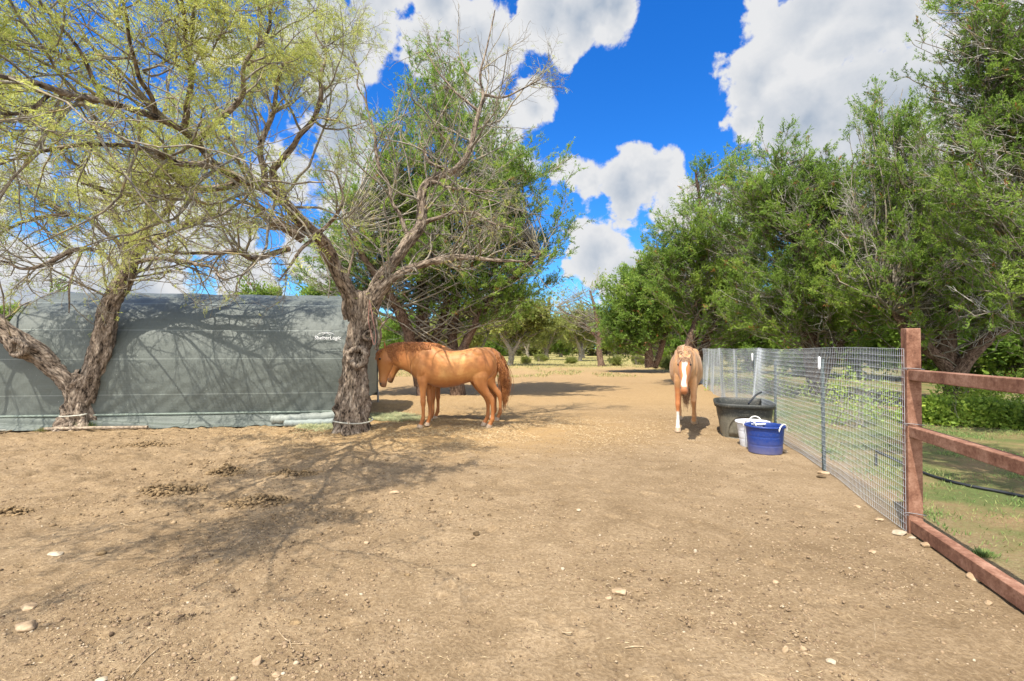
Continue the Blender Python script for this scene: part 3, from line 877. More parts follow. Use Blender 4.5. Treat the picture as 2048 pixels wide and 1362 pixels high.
def far_proto(seed, kind):
    rs = RS(seed)
    h = 1.0
    if kind == 'mesq':
        ells = [(rs.uniform(-2.2, 2.2), rs.uniform(-1.5, 1.5), rs.uniform(2.6, 4.2), 1.6, 1.4, 1.1) for _ in range(7)]
        tr = [[(0, 0, -.1, .2), (.1, 0, .9, .16), (-.5, .1, 2, .11), (-1.2, .2, 3.2, .05)], [(0, 0, .5, .15), (.5, 0, 1.4, .12), (1.1, .1, 2.4, .09), (1.8, .2, 3.6, .04)]]
        kw = dict(dead=.25, gap=.30)
        lm = ML_FAR
    elif kind == 'cedar':
        ells = [(rs.uniform(-1.4, 1.4), rs.uniform(-1.2, 1.2), z, 1.7 - .22 * z, 1.6 - .22 * z, 1.2) for z in (1.4, 2.0, 2.8, 3.4, 4.0, 4.9)]
        tr = [[(0, 0, -.1, .25), (0, .1, 1, .2), (.1, 0, 2.5, .13), (0, 0, 4.8, .04)], [(0, 0, .4, .14), (.5, .2, 1.8, .1), (.9, .2, 3.4, .04)]]
        kw = dict(dead=.12, gap=.28)
        lm = ML_CED
    else:
        ells = [(rs.uniform(-1.8, 1.8), rs.uniform(-.8, .8), rs.uniform(.5, 1.3), .9, .8, .8) for _ in range(6)]
        tr = [[(0, 0, -.1, .07), (0, .1, .4, .06), (.2, 0, 1.0, .03)], [(.1, 0, -.1, .06), (.5, .2, .6, .04), (.9, .2, 1.2, .02)]]
        kw = dict(dead=.15, gap=.28)
        lm = ML_FAR
    base = (0, 0, 0) if kind != 'bush' else (0, 0, -.4)
    g = cedar_geo(base, tr, ells, 150 if kind != 'bush' else 70, seed, tw=8, tufts=3, nb=6, bl=.20, bw=.042, spread=.55, **kw)
    return g, lm


protos = {}
for nm, sd, kd in (('m1', 61, 'mesq'), ('m2', 62, 'mesq'), ('c1', 63, 'cedar'), ('c2', 64, 'cedar'), ('b1', 65, 'bush'), ('b2', 66, 'bush')):
    protos[nm] = (far_proto(sd, kd), None)


def far_tree(nm, loc, sc_, rz, name, label, cat, group):
    (g, lm), made = protos[nm]
    t = thing(name, loc, label, cat, group)
    t.rotation_euler = (0, 0, rz); t.scale = sc_
    if made is None:
        tr, lim, dd, lf = g
        parts = [tr.build('trunk', MB_TWIG, None), lim.build('branches', MB_TWIG, None), lf.build('crown', lm, None, False)]
        for p in parts: p.parent = t
        protos[nm] = ((g, lm), parts)
    else:
        for p in made:
            q = p.copy(); sc.collection.objects.link(q); q.parent = t
    return t


def far_at(px, Y, nm, s, name, label, cat, group, sy=None, rz=None):
    x = XR(px, Y)
    rz = (px * 1.37 + Y) % 6.28 if rz is None else rz
    return far_tree(nm, (x, Y, float(gz(x, Y)) - .03), (s, s, sy or s), rz, name, label, cat, group)


GF = 'trees of the far treeline'
# near background, individually recognisable
far_at(1020, 42, 'm1', 1.25, 'mesquite_tree', 'open grey-stemmed mesquite in the far pasture just right of the chestnut horses', 'tree', 'trees in the far pasture', rz=.2)
far_at(1160, 58, 'm2', 1.25, 'mesquite_tree', 'dark-trunked mesquite in the far pasture behind the thin bare tree', 'tree', 'trees in the far pasture', rz=1.0)
far_at(1095, 64, 'm1', 1.2, 'mesquite_tree', 'pale green mesquite in the far pasture midway between horses and bare tree', 'tree', 'trees in the far pasture', rz=2.5)
far_at(960, 50, 'm2', 1.1, 'mesquite_tree', 'pale mesquite seen over the back of the chestnut horses', 'tree', 'trees in the far pasture', rz=4.0)
far_at(795, 34, 'c2', .75, 'cedar_tree', 'small green tree seen between the forked mesquite and the cedar trunks', 'tree', 'trees in the far pasture')
far_at(1345, 38, 'c1', 1.1, 'cedar_tree', 'dark cedar behind the walking horse at the far end of the fence', 'tree', 'trees in the far pasture')
far_at(5, 26, 'c1', .75, 'cedar_tree', 'dark cedar top showing past the left end of the shelter', 'tree', 'trees behind the shelter')
far_at(150, 24, 'c2', .83, 'cedar_tree', 'cedar top peeping over the shelter roof near its left end', 'tree', 'trees behind the shelter')
far_at(520, 24, 'c1', .88, 'cedar_tree', 'yellow-green cedar top over the middle of the shelter roof', 'tree', 'trees behind the shelter')
far_at(640, 21, 'c2', .85, 'cedar_tree', 'cedar crown over the right end of the shelter roof', 'tree', 'trees behind the shelter')
rs = RS(8)
for i, px in enumerate(np.linspace(-500, 1330, 34)):
    Y = 78 + rs.uniform(-8, 16)
    far_at(px + rs.uniform(-15, 15), Y, ('m1', 'm2', 'c1', 'm2', 'c2')[i % 5], rs.uniform(1.0, 1.45), 'pasture_tree', 'pale green tree in the far treeline across the pasture', 'tree', GF)
for i, px in enumerate(np.linspace(-900, 1500, 34)):
    Y = 112 + rs.uniform(-8, 16)
    far_at(px + rs.uniform(-15, 15), Y, ('m2', 'c1', 'm1', 'c2', 'm1')[i % 5], rs.uniform(1.5, 2.2), 'pasture_tree', 'pale green tree in the far treeline across the pasture', 'tree', GF)
for i, px in enumerate(np.linspace(-700, 1400, 40)):
    Y = 96 + rs.uniform(-10, 40)
    far_at(px + rs.uniform(-15, 15), Y, ('b1', 'b2')[i % 2], rs.uniform(2.2, 3.4), 'scrub_bush', 'pale green scrub under the far treeline', 'bush', 'scrub bushes under the far treeline')
# cedars filling the wood beyond the near row on the right
for i, (px, Y, s) in enumerate([(1500, 30, 1.2), (1600, 27, 1.25), (1710, 25, 1.3), (1820, 22, 1.3), (1930, 21, 1.3), (2040, 19, 1.3), (2150, 17, 1.4), (1430, 40, 1.4), (1560, 44, 1.5), (1700, 40, 1.5), (1850, 36, 1.5), (2000, 34, 1.5),
                                (2250, 22, 1.4), (2400, 26, 1.4), (2150, 34, 1.5)]):
    far_at(px, Y, ('c1', 'c2')[i % 2], s, 'cedar_tree', 'cedar in the shaded wood behind the front row of cedars', 'tree', 'cedars in the wood behind the fence')
for i, (px, Y, s, lab) in enumerate([
        (1235, 42, .75, 'low green shrub at the foot of the leafy end cedar'),
        (1275, 45, .7, 'low grey-green shrub between the end cedar and its neighbour'),
        (1350, 34, .8, 'low shrub at the field edge just left of the walking horse'),
        (1080, 55, .7, 'low tuft-like shrub in the dry pasture below the pale mesquites'),
        (1140, 48, .6, 'small green shrub left of the thin bare tree'),
        (1055, 47, .6, 'small green shrub beside the open grey-stemmed mesquite'),
        (980, 60, .9, 'far shrub over the rump of the chestnut horse')]):
    far_at(px, Y, ('b1', 'b2')[i % 2], s * .6, 'shrub', lab, 'shrub', 'shrubs in the pasture')

# ------------------------------------------------------------------ shelter
SA = np.array([-3.22, 9.75]); SU = np.array([-.9915, -.130]); SV = np.array([-.130, .9915])
SL, SW, SH, SWALL = 6.36, 3.66, 2.76, 1.12


def tarp_mat(name, base, dusty=0.0):
    def b(nt):
        p = objc(nt)
        mp = N(nt, 'ShaderNodeMapping', ins={'Vector': p, 'Scale': (1.2, 1.2, 60)}).outputs[0]
        st = noise(nt, mp, 2.2, 4, .6)
        mp2 = N(nt, 'ShaderNodeMapping', ins={'Vector': p, 'Rotation': (0, .5, 0), 'Scale': (14, 4, 5)}).outputs[0]
        wr = noise(nt, mp2, 1.2, 5, .6, 1.2)
        bign = noise(nt, p, 1.6, 4)
        col = ramp(nt, M(nt, 'MULTIPLY_ADD', st, .5, M(nt, 'MULTIPLY', bign, .5)), [(0.35, tuple(c * .82 for c in base)), (0.65, tuple(c * 1.15 for c in base))])
        vo = N(nt, 'ShaderNodeTexVoronoi', ins={'Vector': p, 'Scale': 9.0})
        f = M(nt, 'LESS_THAN', vo.outputs['Distance'], .045)
        col = mixc(nt, M(nt, 'MULTIPLY', f, .6), col, c4((.5, .52, .48)))
        zz = N(nt, 'ShaderNodeSeparateXYZ', ins={0: p}).outputs[2]
        for sz in (.62, 1.30, 1.86, 2.42):
            ln = M(nt, 'LESS_THAN', M(nt, 'ABSOLUTE', M(nt, 'SUBTRACT', zz, sz)), .006)
            col = mixc(nt, M(nt, 'MULTIPLY', ln, .28), col, c4((.42, .46, .42)))
        h = M(nt, 'ADD', M(nt, 'MULTIPLY', wr, .8), M(nt, 'MULTIPLY', st, .25))
        return pbsdf(nt, col, .55, .3, bump(nt, h, .75, .02))
    return mat(name, b)


M_TARP = tarp_mat('grey-green tarp', (.100, .112, .098))
M_TARP_L = tarp_mat('light tarp edge', (.15, .18, .15))
M_TARP_E = tarp_mat('grey end panel', (.24, .26, .23))
M_PIPE = mat('dull steel pipe', lambda nt: pbsdf(nt, (.25, .25, .25), .45, .5, None, .7))
M_RUST = None


def shelter():
    t = thing('tarp_shelter', (float(SA[0]), float(SA[1]), 0), 'long grey-green fabric round-top shelter behind the two mesquite trees', 'shelter')
    # profile: parameter s -> (v depth, z)
    prof = []
    for z in np.linspace(.22, SWALL, 26): prof.append((0.0, z))
    for a in np.linspace(0, math.pi, 74)[1:-1]:
        e = 1.0
        ca, sa = math.cos(a), math.sin(a)
        prof.append((SW / 2 - SW / 2 * math.copysign(abs(ca) ** e, ca), SWALL + (SH - SWALL) * sa ** e))
    for z in np.linspace(SWALL, .22, 14): prof.append((SW, z))
    prof = np.array(prof)
    dp = np.gradient(prof, axis=0)
    nr = nrm(np.stack([-dp[:, 1], dp[:, 0]], 1))
    nu = 420
    us = np.linspace(0, SL, nu)
    U, I = np.meshgrid(us, np.arange(len(prof)), indexing='ij')
    v, z = prof[I, 0], prof[I, 1]
    n0, n1 = nr[I, 0], nr[I, 1]
    hoop = np.abs(np.sin(U * math.pi / (SL / 5)))
    low = np.clip((1.6 - z) / 1.2, 0, 1)
    d = -.018 * hoop + .045 * (vn2(U * 1.3, z * 1.6 + v, 11) - .5)
    diag = np.sin((U * 1.0 + z * 1.4) * 16 + 5 * vn2(U * 1.5, z * 1.5, 12)) * .0045 * low * (.2 + 1.6 * vn2(U * .9, z * .9, 19))
    tens = np.sin(z * 42 + 3 * vn2(U, z * 2, 13)) * .0018 * (1 - low)
    d = d + diag + tens + .012 * (vn2(U * 3.1 + z * 2, z * 3.3 + v * 2, 15) - .5) + .005 * (vn2(U * 9, z * 12 + v * 5, 14) - .5)
    # slight sag of the ridge and belly of the lower wall
    d = d + .05 * np.sin(np.clip((z - .2) / 1.3, 0, 1) * math.pi) * (v < .3) * .6
    v = v + n0 * d
    z = z + n1 * d
    X = SA[0] + SU[0] * U + SV[0] * v; Y = SA[1] + SU[1] * U + SV[1] * v
    V = np.stack([X, Y, z], -1).reshape(-1, 3)
    i = np.arange(V.shape[0]).reshape(nu, len(prof))
    F = np.stack([i[:-1, :-1], i[1:, :-1], i[1:, 1:], i[:-1, 1:]], -1).reshape(-1, 4)
    mesh('cover', V, F, M_TARP, t)
    # skirt: fabric below the base pipe spreading on the soil
    us = np.linspace(-.05, SL + .3, 300); ks = np.linspace(0, 1, 14)
    U, K = np.meshgrid(us, ks, indexing='ij')
    out = .02 + K ** 1.3 * (.20 + .12 * (vn2(U * 1.2, K * 0, 21) - .5)) + .03 * np.sin(K * 9 + U * 2) * K
    z = .235 - .235 * K + .022 * np.sin(U * 3 + K * 12) * K * (1 - K) * 4 + .012
    X = SA[0] + SU[0] * U - SV[0] * out; Y = SA[1] + SU[1] * U - SV[1] * out
    z = np.maximum(z, gz(X, Y) + .006 + .012 * np.sin(U * 7 + 2) ** 2 * K)
    V = np.stack([X, Y, z], -1).reshape(-1, 3)
    i = np.arange(V.shape[0]).reshape(300, 14)
    F = np.stack([i[:-1, :-1], i[:-1, 1:], i[1:, 1:], i[1:, :-1]], -1).reshape(-1, 4)
    mesh('skirt', V, F, tarp_mat('tarp skirt', (.098, .112, .096)), t)
    a = Acc()
    def line(u0, u1, off, z0, z1, r, wob=.0, sides=10):
        n = 40
        uu = np.linspace(u0, u1, n)
        zz = np.linspace(z0, z1, n) + wob * (vn2(uu * 2, uu * 0, 4) - .5)
        P = np.stack([SA[0] + SU[0] * uu - SV[0] * off, SA[1] + SU[1] * uu - SV[1] * off, zz], -1)
        return P[None], np.full((1, n), r)
    P, R = line(-.02, SL, .03, .245, .245, .024); a.tube(P, R, 10)
    a.build('base_pipe', M_TARP_L, t)
    # rolled tarp lying along the foot at the right end
    for (u0, u1, off, z0, z1, r) in ((-.1, 1.5, .16, .20, .10, .085), (-.05, 1.2, .33, .09, .06, .065)):
        b = Acc(); P, R = line(u0, u1, off, z0, z1, r, .05)
        R = R * (1 + .25 * (vn2(np.arange(40) * .5, np.zeros(40), 3) - .5))[None]
        R[0, 0] = R[0, -1] = .01
        b.tube(P, R, 16, .08, 3)
        b.build('rolled_fabric', M_TARP_E if off < .2 else tarp_mat('rolled fabric', (.24, .27, .25)), t)
    b = Acc(); P, R = line(3.6, 5.3, .30, .035, .05, .03, .02); b.tube(P, R, 10); b.build('timber_rail', MAT_WOOD, t)
    # end panels
    for uu, nm in ((.03, 'end_panel'), (SL - .03, 'end_panel')):
        pr = prof.copy()
        pr[:, 0] = SW / 2 + (pr[:, 0] - SW / 2) * .985; pr[:, 1] = pr[:, 1] * .99
        K = 10
        V, n = [], len(pr)
        for k in range(K):
            s = 1 - k / (K - 1) * .999
            for j in range(n):
                vv = SW / 2 + (pr[j, 0] - SW / 2) * s; z = .3 + (max(pr[j, 1], .3) - .3) * s
                uo = uu + .012 * math.sin(vv * 14) * math.sin(z * 2)
                V.append((SA[0] + SU[0] * uo + SV[0] * vv, SA[1] + SU[1] * uo + SV[1] * vv, z))
        i = np.arange(K * n).reshape(K, n)
        F = np.stack([i[:-1, :-1], i[:-1, 1:], i[1:, 1:], i[1:, :-1]], -1).reshape(-1, 4)
        mesh(nm, np.array(V), F, M_TARP_E, t)
    # hoops at the ends
    for uu in (.0, SL):
        b = Acc()
        pr = prof[::2]
        full = np.vstack([[(0.02, 0)], pr + nr[::2] * -.03, [(SW - .02, 0)]])
        P = np.stack([SA[0] + SU[0] * uu + SV[0] * full[:, 0], SA[1] + SU[1] * uu + SV[1] * full[:, 0], full[:, 1]], -1)[None]
        b.tube(P, np.full(P.shape[:2], .028), 8)
        b.build('hoop', M_PIPE, t)
    # printed lettering with a small roof-shaped arc over it
    u_r = 0.78
    yaw = math.atan2(-SU[1], -SU[0])
    cu = bpy.data.curves.new('lettering', 'FONT')
    cu.body = 'ShelterLogic'; cu.size = .102; cu.extrude = .002; cu.space_character = 1.0; cu.offset = .0004; cu.shear = .08
    cu.materials.append(M_WHITE)
    tmp = put(bpy.data.objects.new('lettering', cu))
    bpy.context.view_layer.update()
    tm = bpy.data.meshes.new_from_object(tmp.evaluated_get(bpy.context.evaluated_depsgraph_get()))
    bpy.data.objects.remove(tmp)
    lo = put(bpy.data.objects.new('lettering', tm), t)
    p = Vector(W(632, 679, 9.70))
    un = (Vector((p.x, p.y)) - Vector(SA)).dot(Vector(SU))
    q = SA + SU * un - SV * .075
    lo.location = Vector((q[0], q[1], p.z)) - t.location
    lo.rotation_euler = (math.pi / 2, 0, yaw)
    b = Acc()
    for (x0, x1, hgt) in ((.06, .30, .035), (.16, .38, .038)):
        s = np.linspace(0, 1, 20)
        uu = un - (x0 + (x1 - x0) * s)
        P = np.stack([SA[0] + SU[0] * uu - SV[0] * .078, SA[1] + SU[1] * uu - SV[1] * .078, p.z + .108 + hgt * np.sin(s * math.pi) - .01], -1)[None]
        b.tube(P, np.full((1, 20), .004), 4)
    b.build('emblem', M_WHITE, t)


M_WHITE = mat('white print', lambda nt: pbsdf(nt, (.8, .8, .8), .5, .3))
shelter()

# ------------------------------------------------------------------ fences
FO = np.array([3.215, 3.94]); FU = nrm(np.array([280., 967.])); FV = np.array([FU[1], -FU[0]])


def fpt(w, off=0.0, z=0.0):
    q = FO + FU * w + FV * off
    return (q[0], q[1], z)


def rust_mat():
    def b(nt):
        p = objc(nt)
        n1 = noise(nt, p, 5, 6, .65, .3); n2 = noise(nt, p, 70, 4, .7); n3 = noise(nt, p, 22, 4, .6)
        col = ramp(nt, M(nt, 'MULTIPLY_ADD', n1, .5, M(nt, 'MULTIPLY_ADD', n2, .25, M(nt, 'MULTIPLY', n3, .25))), [(0.36, (.085, .034, .02)), (0.48, (.20, .095, .058)), (0.62, (.35, .20, .135))])
        return pbsdf(nt, col, .8, .25, bump(nt, n2, .25, .003))
    return mat('rusty steel', b)


M_RUST = rust_mat()


def beam(name, a, b, w, h, m, parent, up=(0, 0, 1), bev=.006):
    """square tube from a to b; w sideways, h along up"""
    a, b = Vector(a), Vector(b)
    d = (b - a).normalized(); upv = Vector(up)
    s = d.cross(upv).normalized(); u = s.cross(d)
    bm = bmesh.new()
    c = [(s * (sx * w / 2) + u * (uy * h / 2)) for sx, uy in ((-1, -1), (1, -1), (1, 1), (-1, 1))]
    v0 = [bm.verts.new(a + k) for k in c]; v1 = [bm.verts.new(b + k) for k in c]
    bm.faces.new(v0[::-1]); bm.faces.new(v1)
    for i in range(4): bm.faces.new([v0[i], v0[(i + 1) % 4], v1[(i + 1) % 4], v1[i]])
    bmesh.ops.bevel(bm, geom=bm.edges[:], offset=bev, segments=3, affect='EDGES', profile=.5)
    bmesh.ops.recalc_face_normals(bm, faces=bm.faces)
    me = bpy.data.meshes.new(name); bm.to_mesh(me); bm.free()
    if parent: me.transform(Matrix.Translation(-Vector(parent.location)))
    me.materials.append(m)
    me.polygons.foreach_set('use_smooth', np.zeros(len(me.polygons), dtype=bool))
    return put(bpy.data.objects.new(name, me), parent)


def pipe_fence():
    t = thing('rail_fence', fpt(0), 'rusty square-tube rail fence with a tall corner post at the right', 'fence')
    beam('post', fpt(.05, .05, -.2), fpt(.05, .05, 1.665), .1, .1, M_RUST, t, up=(FU[0], FU[1], 0))
    for (z, h) in ((1.285, .085), (.825, .085), (.065, .10)):
        beam('rail', fpt(-.003, .052, z), fpt(-4.6, .052, z), .088, h, M_RUST, t)
    beam('post', fpt(-4.65, .05, -.2), fpt(-4.65, .05, 1.6), .1, .1, M_RUST, t, up=(FU[0], FU[1], 0))


pipe_fence()
M_GALV = mat('galvanised wire', lambda nt: pbsdf(nt, (.48, .51, .53), .5, .5, None, .15))
M_TPOST = mat('dark green steel post', lambda nt: pbsdf(nt, ramp(nt, noise(nt, objc(nt), 30, 3), [(0.4, (.035, .055, .055)), (0.7, (.09, .115, .12))]), .6, .4))


def wire_fence():
    t = thing('wire_fence', fpt(.15), 'galvanised welded wire mesh fence on thin steel posts running beside the path', 'fence')
    Lf = 19.0
    def off(w, z):
        lean = .05 * np.sin(w * 1.1 + .6) + .035 * np.sin(w * 2.3)
        k = np.clip(w / 1.5, 0, 1)
        return -.02 + k * (lean * (z / 1.5) + .03 * np.sin(w * .8 + z * 1.5) + (vn2(w * 1.7, z * .8, 9) - .5) * .07)
    top = lambda w: 1.50 + .012 * np.sin(w * 1.3) * np.clip(w, 0, 1)
    a = Acc()
    ws = np.arange(-.0, Lf, .040)
    zs = np.linspace(0.01, 1, 9)
    Wg, Zg = np.meshgrid(ws, zs, indexing='ij')
    Z = Zg * top(Wg)
    o = off(Wg, Z)
    P = np.stack([FO[0] + FU[0] * Wg + FV[0] * o, FO[1] + FU[1] * Wg + FV[1] * o, Z], -1)
    a.tube(P, np.full(P.shape[:2], .0017), 4)
    hz = np.arange(.02, 1.0001, .0395 * 1.02)
    ww = np.linspace(0, Lf, 160)
    Wg, Zg = np.meshgrid(ww, np.linspace(.015, 1, 26), indexing='xy')
    Z = Zg * top(Wg)
    o = off(Wg, Z) - .003
    P = np.stack([FO[0] + FU[0] * Wg + FV[0] * o, FO[1] + FU[1] * Wg + FV[1] * o, Z], -1)
    a.tube(P, np.full(P.shape[:2], .0013), 4)
    a.build('wire_mesh', M_GALV, t, False)
    # steel T posts, each with flange and stem
    for k, w in enumerate([2.15, 4.3, 6.5, 8.7, 11.0, 13.4, 15.8, 18.2]):
        h = 1.37 if k % 2 == 0 else 1.30
        oo = float(off(np.array(w), np.array(.7))) + .035
        bm = bmesh.new()
        lean = (.02, -.03, .05, 0, .03, -.02, 0, 0)[k]
        for (dw, do, sw, so) in ((0, 0, .042, .005), (0, .017, .005, .03)):
            vs = []
            for z in (-.1, h):
                for (x, y) in ((-1, -1), (1, -1), (1, 1), (-1, 1)):
                    vs.append(bm.verts.new(Vector(fpt(w + dw + x * sw / 2 + lean * z, oo + do + y * so / 2, z))))
            bm.faces.new(vs[3::-1]); bm.faces.new(vs[4:])
            for i in range(4): bm.faces.new([vs[i], vs[(i + 1) % 4], vs[4 + (i + 1) % 4], vs[4 + i]])
        for z in np.arange(.1, h, .055):
            c = fpt(w + lean * z, oo - .006, z)
            bmesh.ops.create_cube(bm, size=.012, matrix=Matrix.Translation(Vector(c)))
        bmesh.ops.recalc_face_normals(bm, faces=bm.faces)
        me = bpy.data.meshes.new('post'); bm.to_mesh(me); bm.free()
        me.transform(Matrix.Translation(-t.location)); me.materials.append(M_TPOST)
        p = put(bpy.data.objects.new('post', me), t)
        if k in (0, 2):
            c = Acc()
            P = np.array([[fpt(w + lean * z, oo - .02, z) for z in (1.24, 1.26, 1.34, 1.39, 1.40)]])
            c.tube(P, np.array([[.010, .018, .018, .016, .004]]), 8)
            q = c.build('cap', M_WHITE, None)
            q.parent = t; q.data.transform(Matrix.Translation(-t.location))
    # tie wires round the corner post
    for z in (1.33, .88, .16):
        c = Acc()
        pts = [(-.05, -.02), (-.006, -.03), (-.008, .03), (-.012, .11), (.06, .112), (.11, .105), (.108, 0), (.1, -.03), (.02, -.03)]
        P = smooth_path([fpt(a_, b_, z + .01 * math.sin(i)) for i, (a_, b_) in enumerate(pts)], 50)[None]
        c.tube(P, np.full((1, 50), .0032), 6)
        c.build('tie_wire', M_PIPE, t)


wire_fence()

# ------------------------------------------------------------------ tubs
def ringloft(rings, closed_bottom=True):
    R = np.array(rings)
    k, n, _ = R.shape
    V = R.reshape(-1, 3)
    i = np.arange(k * n).reshape(k, n)
    F = np.stack([i[:-1], np.roll(i[:-1], -1, 1), np.roll(i[1:], -1, 1), i[1:]], -1).reshape(-1, 4)
    return V, F


def plastic(name, col, dust=(.30, .24, .17), amt=.5, rough=.42):
    def b(nt):
        p = objc(nt)
        sep = N(nt, 'ShaderNodeSeparateXYZ', ins={0: p})
        n1 = noise(nt, p, 12, 6, .65)
        low = N(nt, 'ShaderNodeMapRange', ins={0: M(nt, 'MULTIPLY_ADD', n1, .2, sep.outputs[2]), 1: .12, 2: .30, 3: 1, 4: 0}).outputs[0]
        sc1 = N(nt, 'ShaderNodeMapRange', ins={0: noise(nt, p, 60, 3, .6), 1: .5, 2: .68}).outputs[0]
        f = M(nt, 'MULTIPLY', M(nt, 'MAXIMUM', M(nt, 'MULTIPLY', low, .9), M(nt, 'MULTIPLY', sc1, .35)), amt)
        return pbsdf(nt, mixc(nt, f, c4(col), c4(dust)), rough, .45)
    return mat(name, b)


def round_tub(name, label, cat, loc, R0, R1, H, m, rope, handle_ang, group=None):
    t = thing(name, loc, label, cat, group)
    n = 72
    th = np.linspace(0, 2 * math.pi, n, endpoint=False)
    prof = []
    for z in np.linspace(0, 1, 34):
        r = R0 + (R1 - R0) * z
        for g in (.34, .66):
            r -= .006 * math.exp(-((z - g) / .014) ** 2)
        prof.append((r, z * (H - .03)))
    prof = [(0.001, .012), (R0 * .96, .010), (R0 * .98, 0.0), (R0, .004)] + prof[1:]
    prof += [(R1 + .004, H - .03), (R1 + .020, H - .028), (R1 + .024, H - .018), (R1 + .024, H - .006), (R1 + .018, H), (R1 - .004, H), (R1 - .008, H - .01)]
    for z in np.linspace(.96, .03, 10): prof.append((R0 + (R1 - R0) * z - .008, z * (H - .03)))
    prof.append((.001, .022))
    rings = [np.stack([r * np.cos(th) * (1 + .006 * np.sin(2 * th)), r * np.sin(th), np.full(n, z)], -1) for (r, z) in prof]
    V, F = ringloft(rings)
    mesh('shell', V, F, m, t, world_coords=False)
    for ha in handle_ang:
        a = Acc()
        s = np.linspace(0, math.pi, 20)
        d = .085
        base = np.array([math.cos(ha), math.sin(ha), 0]); sd = np.array([-math.sin(ha), math.cos(ha), 0])
        P = base * (R1 + .024 + .012 * np.sin(s))[:, None] + sd * (d * np.cos(s))[:, None] + np.array([0, 0, 1]) * (H - .045 + .085 * np.sin(s))[:, None]
        ends = np.array([P[0] + (0, 0, -.02), ]); ende = np.array([P[-1] + (0, 0, -.02)])
        P = np.vstack([ends, P, ende])
        a.tube(P[None], np.array([[.013] + [.009] * 20 + [.013]]), 10)
        o = a.build('rope_handle', rope, None); o.parent = t
    return t


M_BLUE = plastic('blue plastic', (.008, .036, .20), amt=.32)
M_WPL = plastic('white plastic', (.62, .64, .68), amt=.35)
M_BLACK = plastic('black rubber', (.040, .042, .040), (.26, .22, .16), amt=.45, rough=.5)
M_ROPE = mat('white rope', lambda nt: pbsdf(nt, (.75, .73, .68), .8, .2, bump(nt, noise(nt, objc(nt), 90, 3), .6, .005)))
M_DARK = mat('black hose rubber', lambda nt: pbsdf(nt, (.02, .022, .025), .5, .4))
M_WATER = mat('still water', lambda nt: pbsdf(nt, (.012, .014, .010), .05, .5, bump(nt, noise(nt, objc(nt), 20, 2), .05, .01)))

gx, gy, _ = G(1530, 912)
round_tub('muck_tub', 'blue plastic muck tub with white rope handle in front of the black trough', 'tub', (gx * (1 + .235 / gy), gy + .235, float(gz(gx, gy))), .222, .250, .395, M_BLUE, M_ROPE, (math.radians(-62), math.radians(118)))
gx, gy, _ = G(1507, 897)
round_tub('muck_tub', 'white plastic tub half hidden behind the blue tub', 'tub', (gx * 1.02, gy + .17, float(gz(gx, gy))), .175, .225, .385, M_WPL, M_ROPE, (math.radians(55), math.radians(235)))


def trough():
    c = W(1484, 800, 8.62)
    t = thing('water_trough', (c[0] - .05, 8.48, float(gz(c[0], 8.6))), 'large black rubber stock trough, dusty, with a hose hooked over its far rim', 'trough', rz=math.radians(-21))
    n = 400
    th = np.linspace(0, 2 * math.pi, n, endpoint=False)

    def ring(hx, hy, z, ex=4.0):
        c_, s_ = np.cos(th), np.sin(th)
        r = (np.abs(c_) ** ex + np.abs(s_) ** ex) ** (-1 / ex)
        return np.stack([hx * r * c_, hy * r * s_, np.full(n, z)], -1)
    H = .58
    rings = [ring(.01, .01, .012), ring(.36, .50, .012), ring(.375, .515, 0)]
    nz = 36
    for z in np.linspace(.01, H - .075, 70):
        f = z / H
        rg = ring(.375 + .075 * f, .515 + .09 * f, z)
        # arched recessed panel on each of the four sides
        for ax, half in ((1, .27), (0, .36)):
            u = rg[:, 0] if ax == 1 else rg[:, 1]
            w = rg[:, ax]
            top = .37 * np.clip(1 - np.abs(u / half) ** 3.5, 0, 1) ** .5
            ins = (np.abs(w) > .3) * np.clip((half - np.abs(u)) / .03, 0, 1) * np.clip((top - z) / .02, 0, 1)
            rg[:, ax] -= np.sign(w) * .030 * ins
        rings.append(rg)
    rings += [ring(.445, .60, H - .075), ring(.470, .625, H - .070), ring(.478, .632, H - .03), ring(.478, .632, H - .008), ring(.470, .625, H), ring(.445, .60, H), ring(.435, .59, H - .02)]
    for z in np.linspace(H - .06, .04, 8): rings.append(ring(.365 + .07 * z / H, .505 + .08 * z / H, z))
    rings.append(ring(.01, .01, .04))
    V, F = ringloft(rings)
    mesh('shell', V, F, M_TROUGH, t, world_coords=False)
    wr = [ring(.01, .01, .40, 4), ring(.41, .56, .40, 4)]
    V, F = ringloft(wr)
    mesh('water', V, F, M_WATER, t, world_coords=False)
    a = Acc()
    pts = [W(1497, 808, 8.6), W(1503, 800, 8.7), W(1512, 790, 8.75), W(1525, 784, 8.78), W(1537, 785, 8.8)]
    pts = [(*p, .016) for p in pts]
    P = smooth_path(pts, 30)
    a.tube(P[None, :, :3], P[None, :, 3], 10)
    a.build('hose', M_DARK, None)
    h = bpy.data.objects.get('hose')
    tag(h, 'short black hose curving out of the water trough towards the wire fence', 'hose')


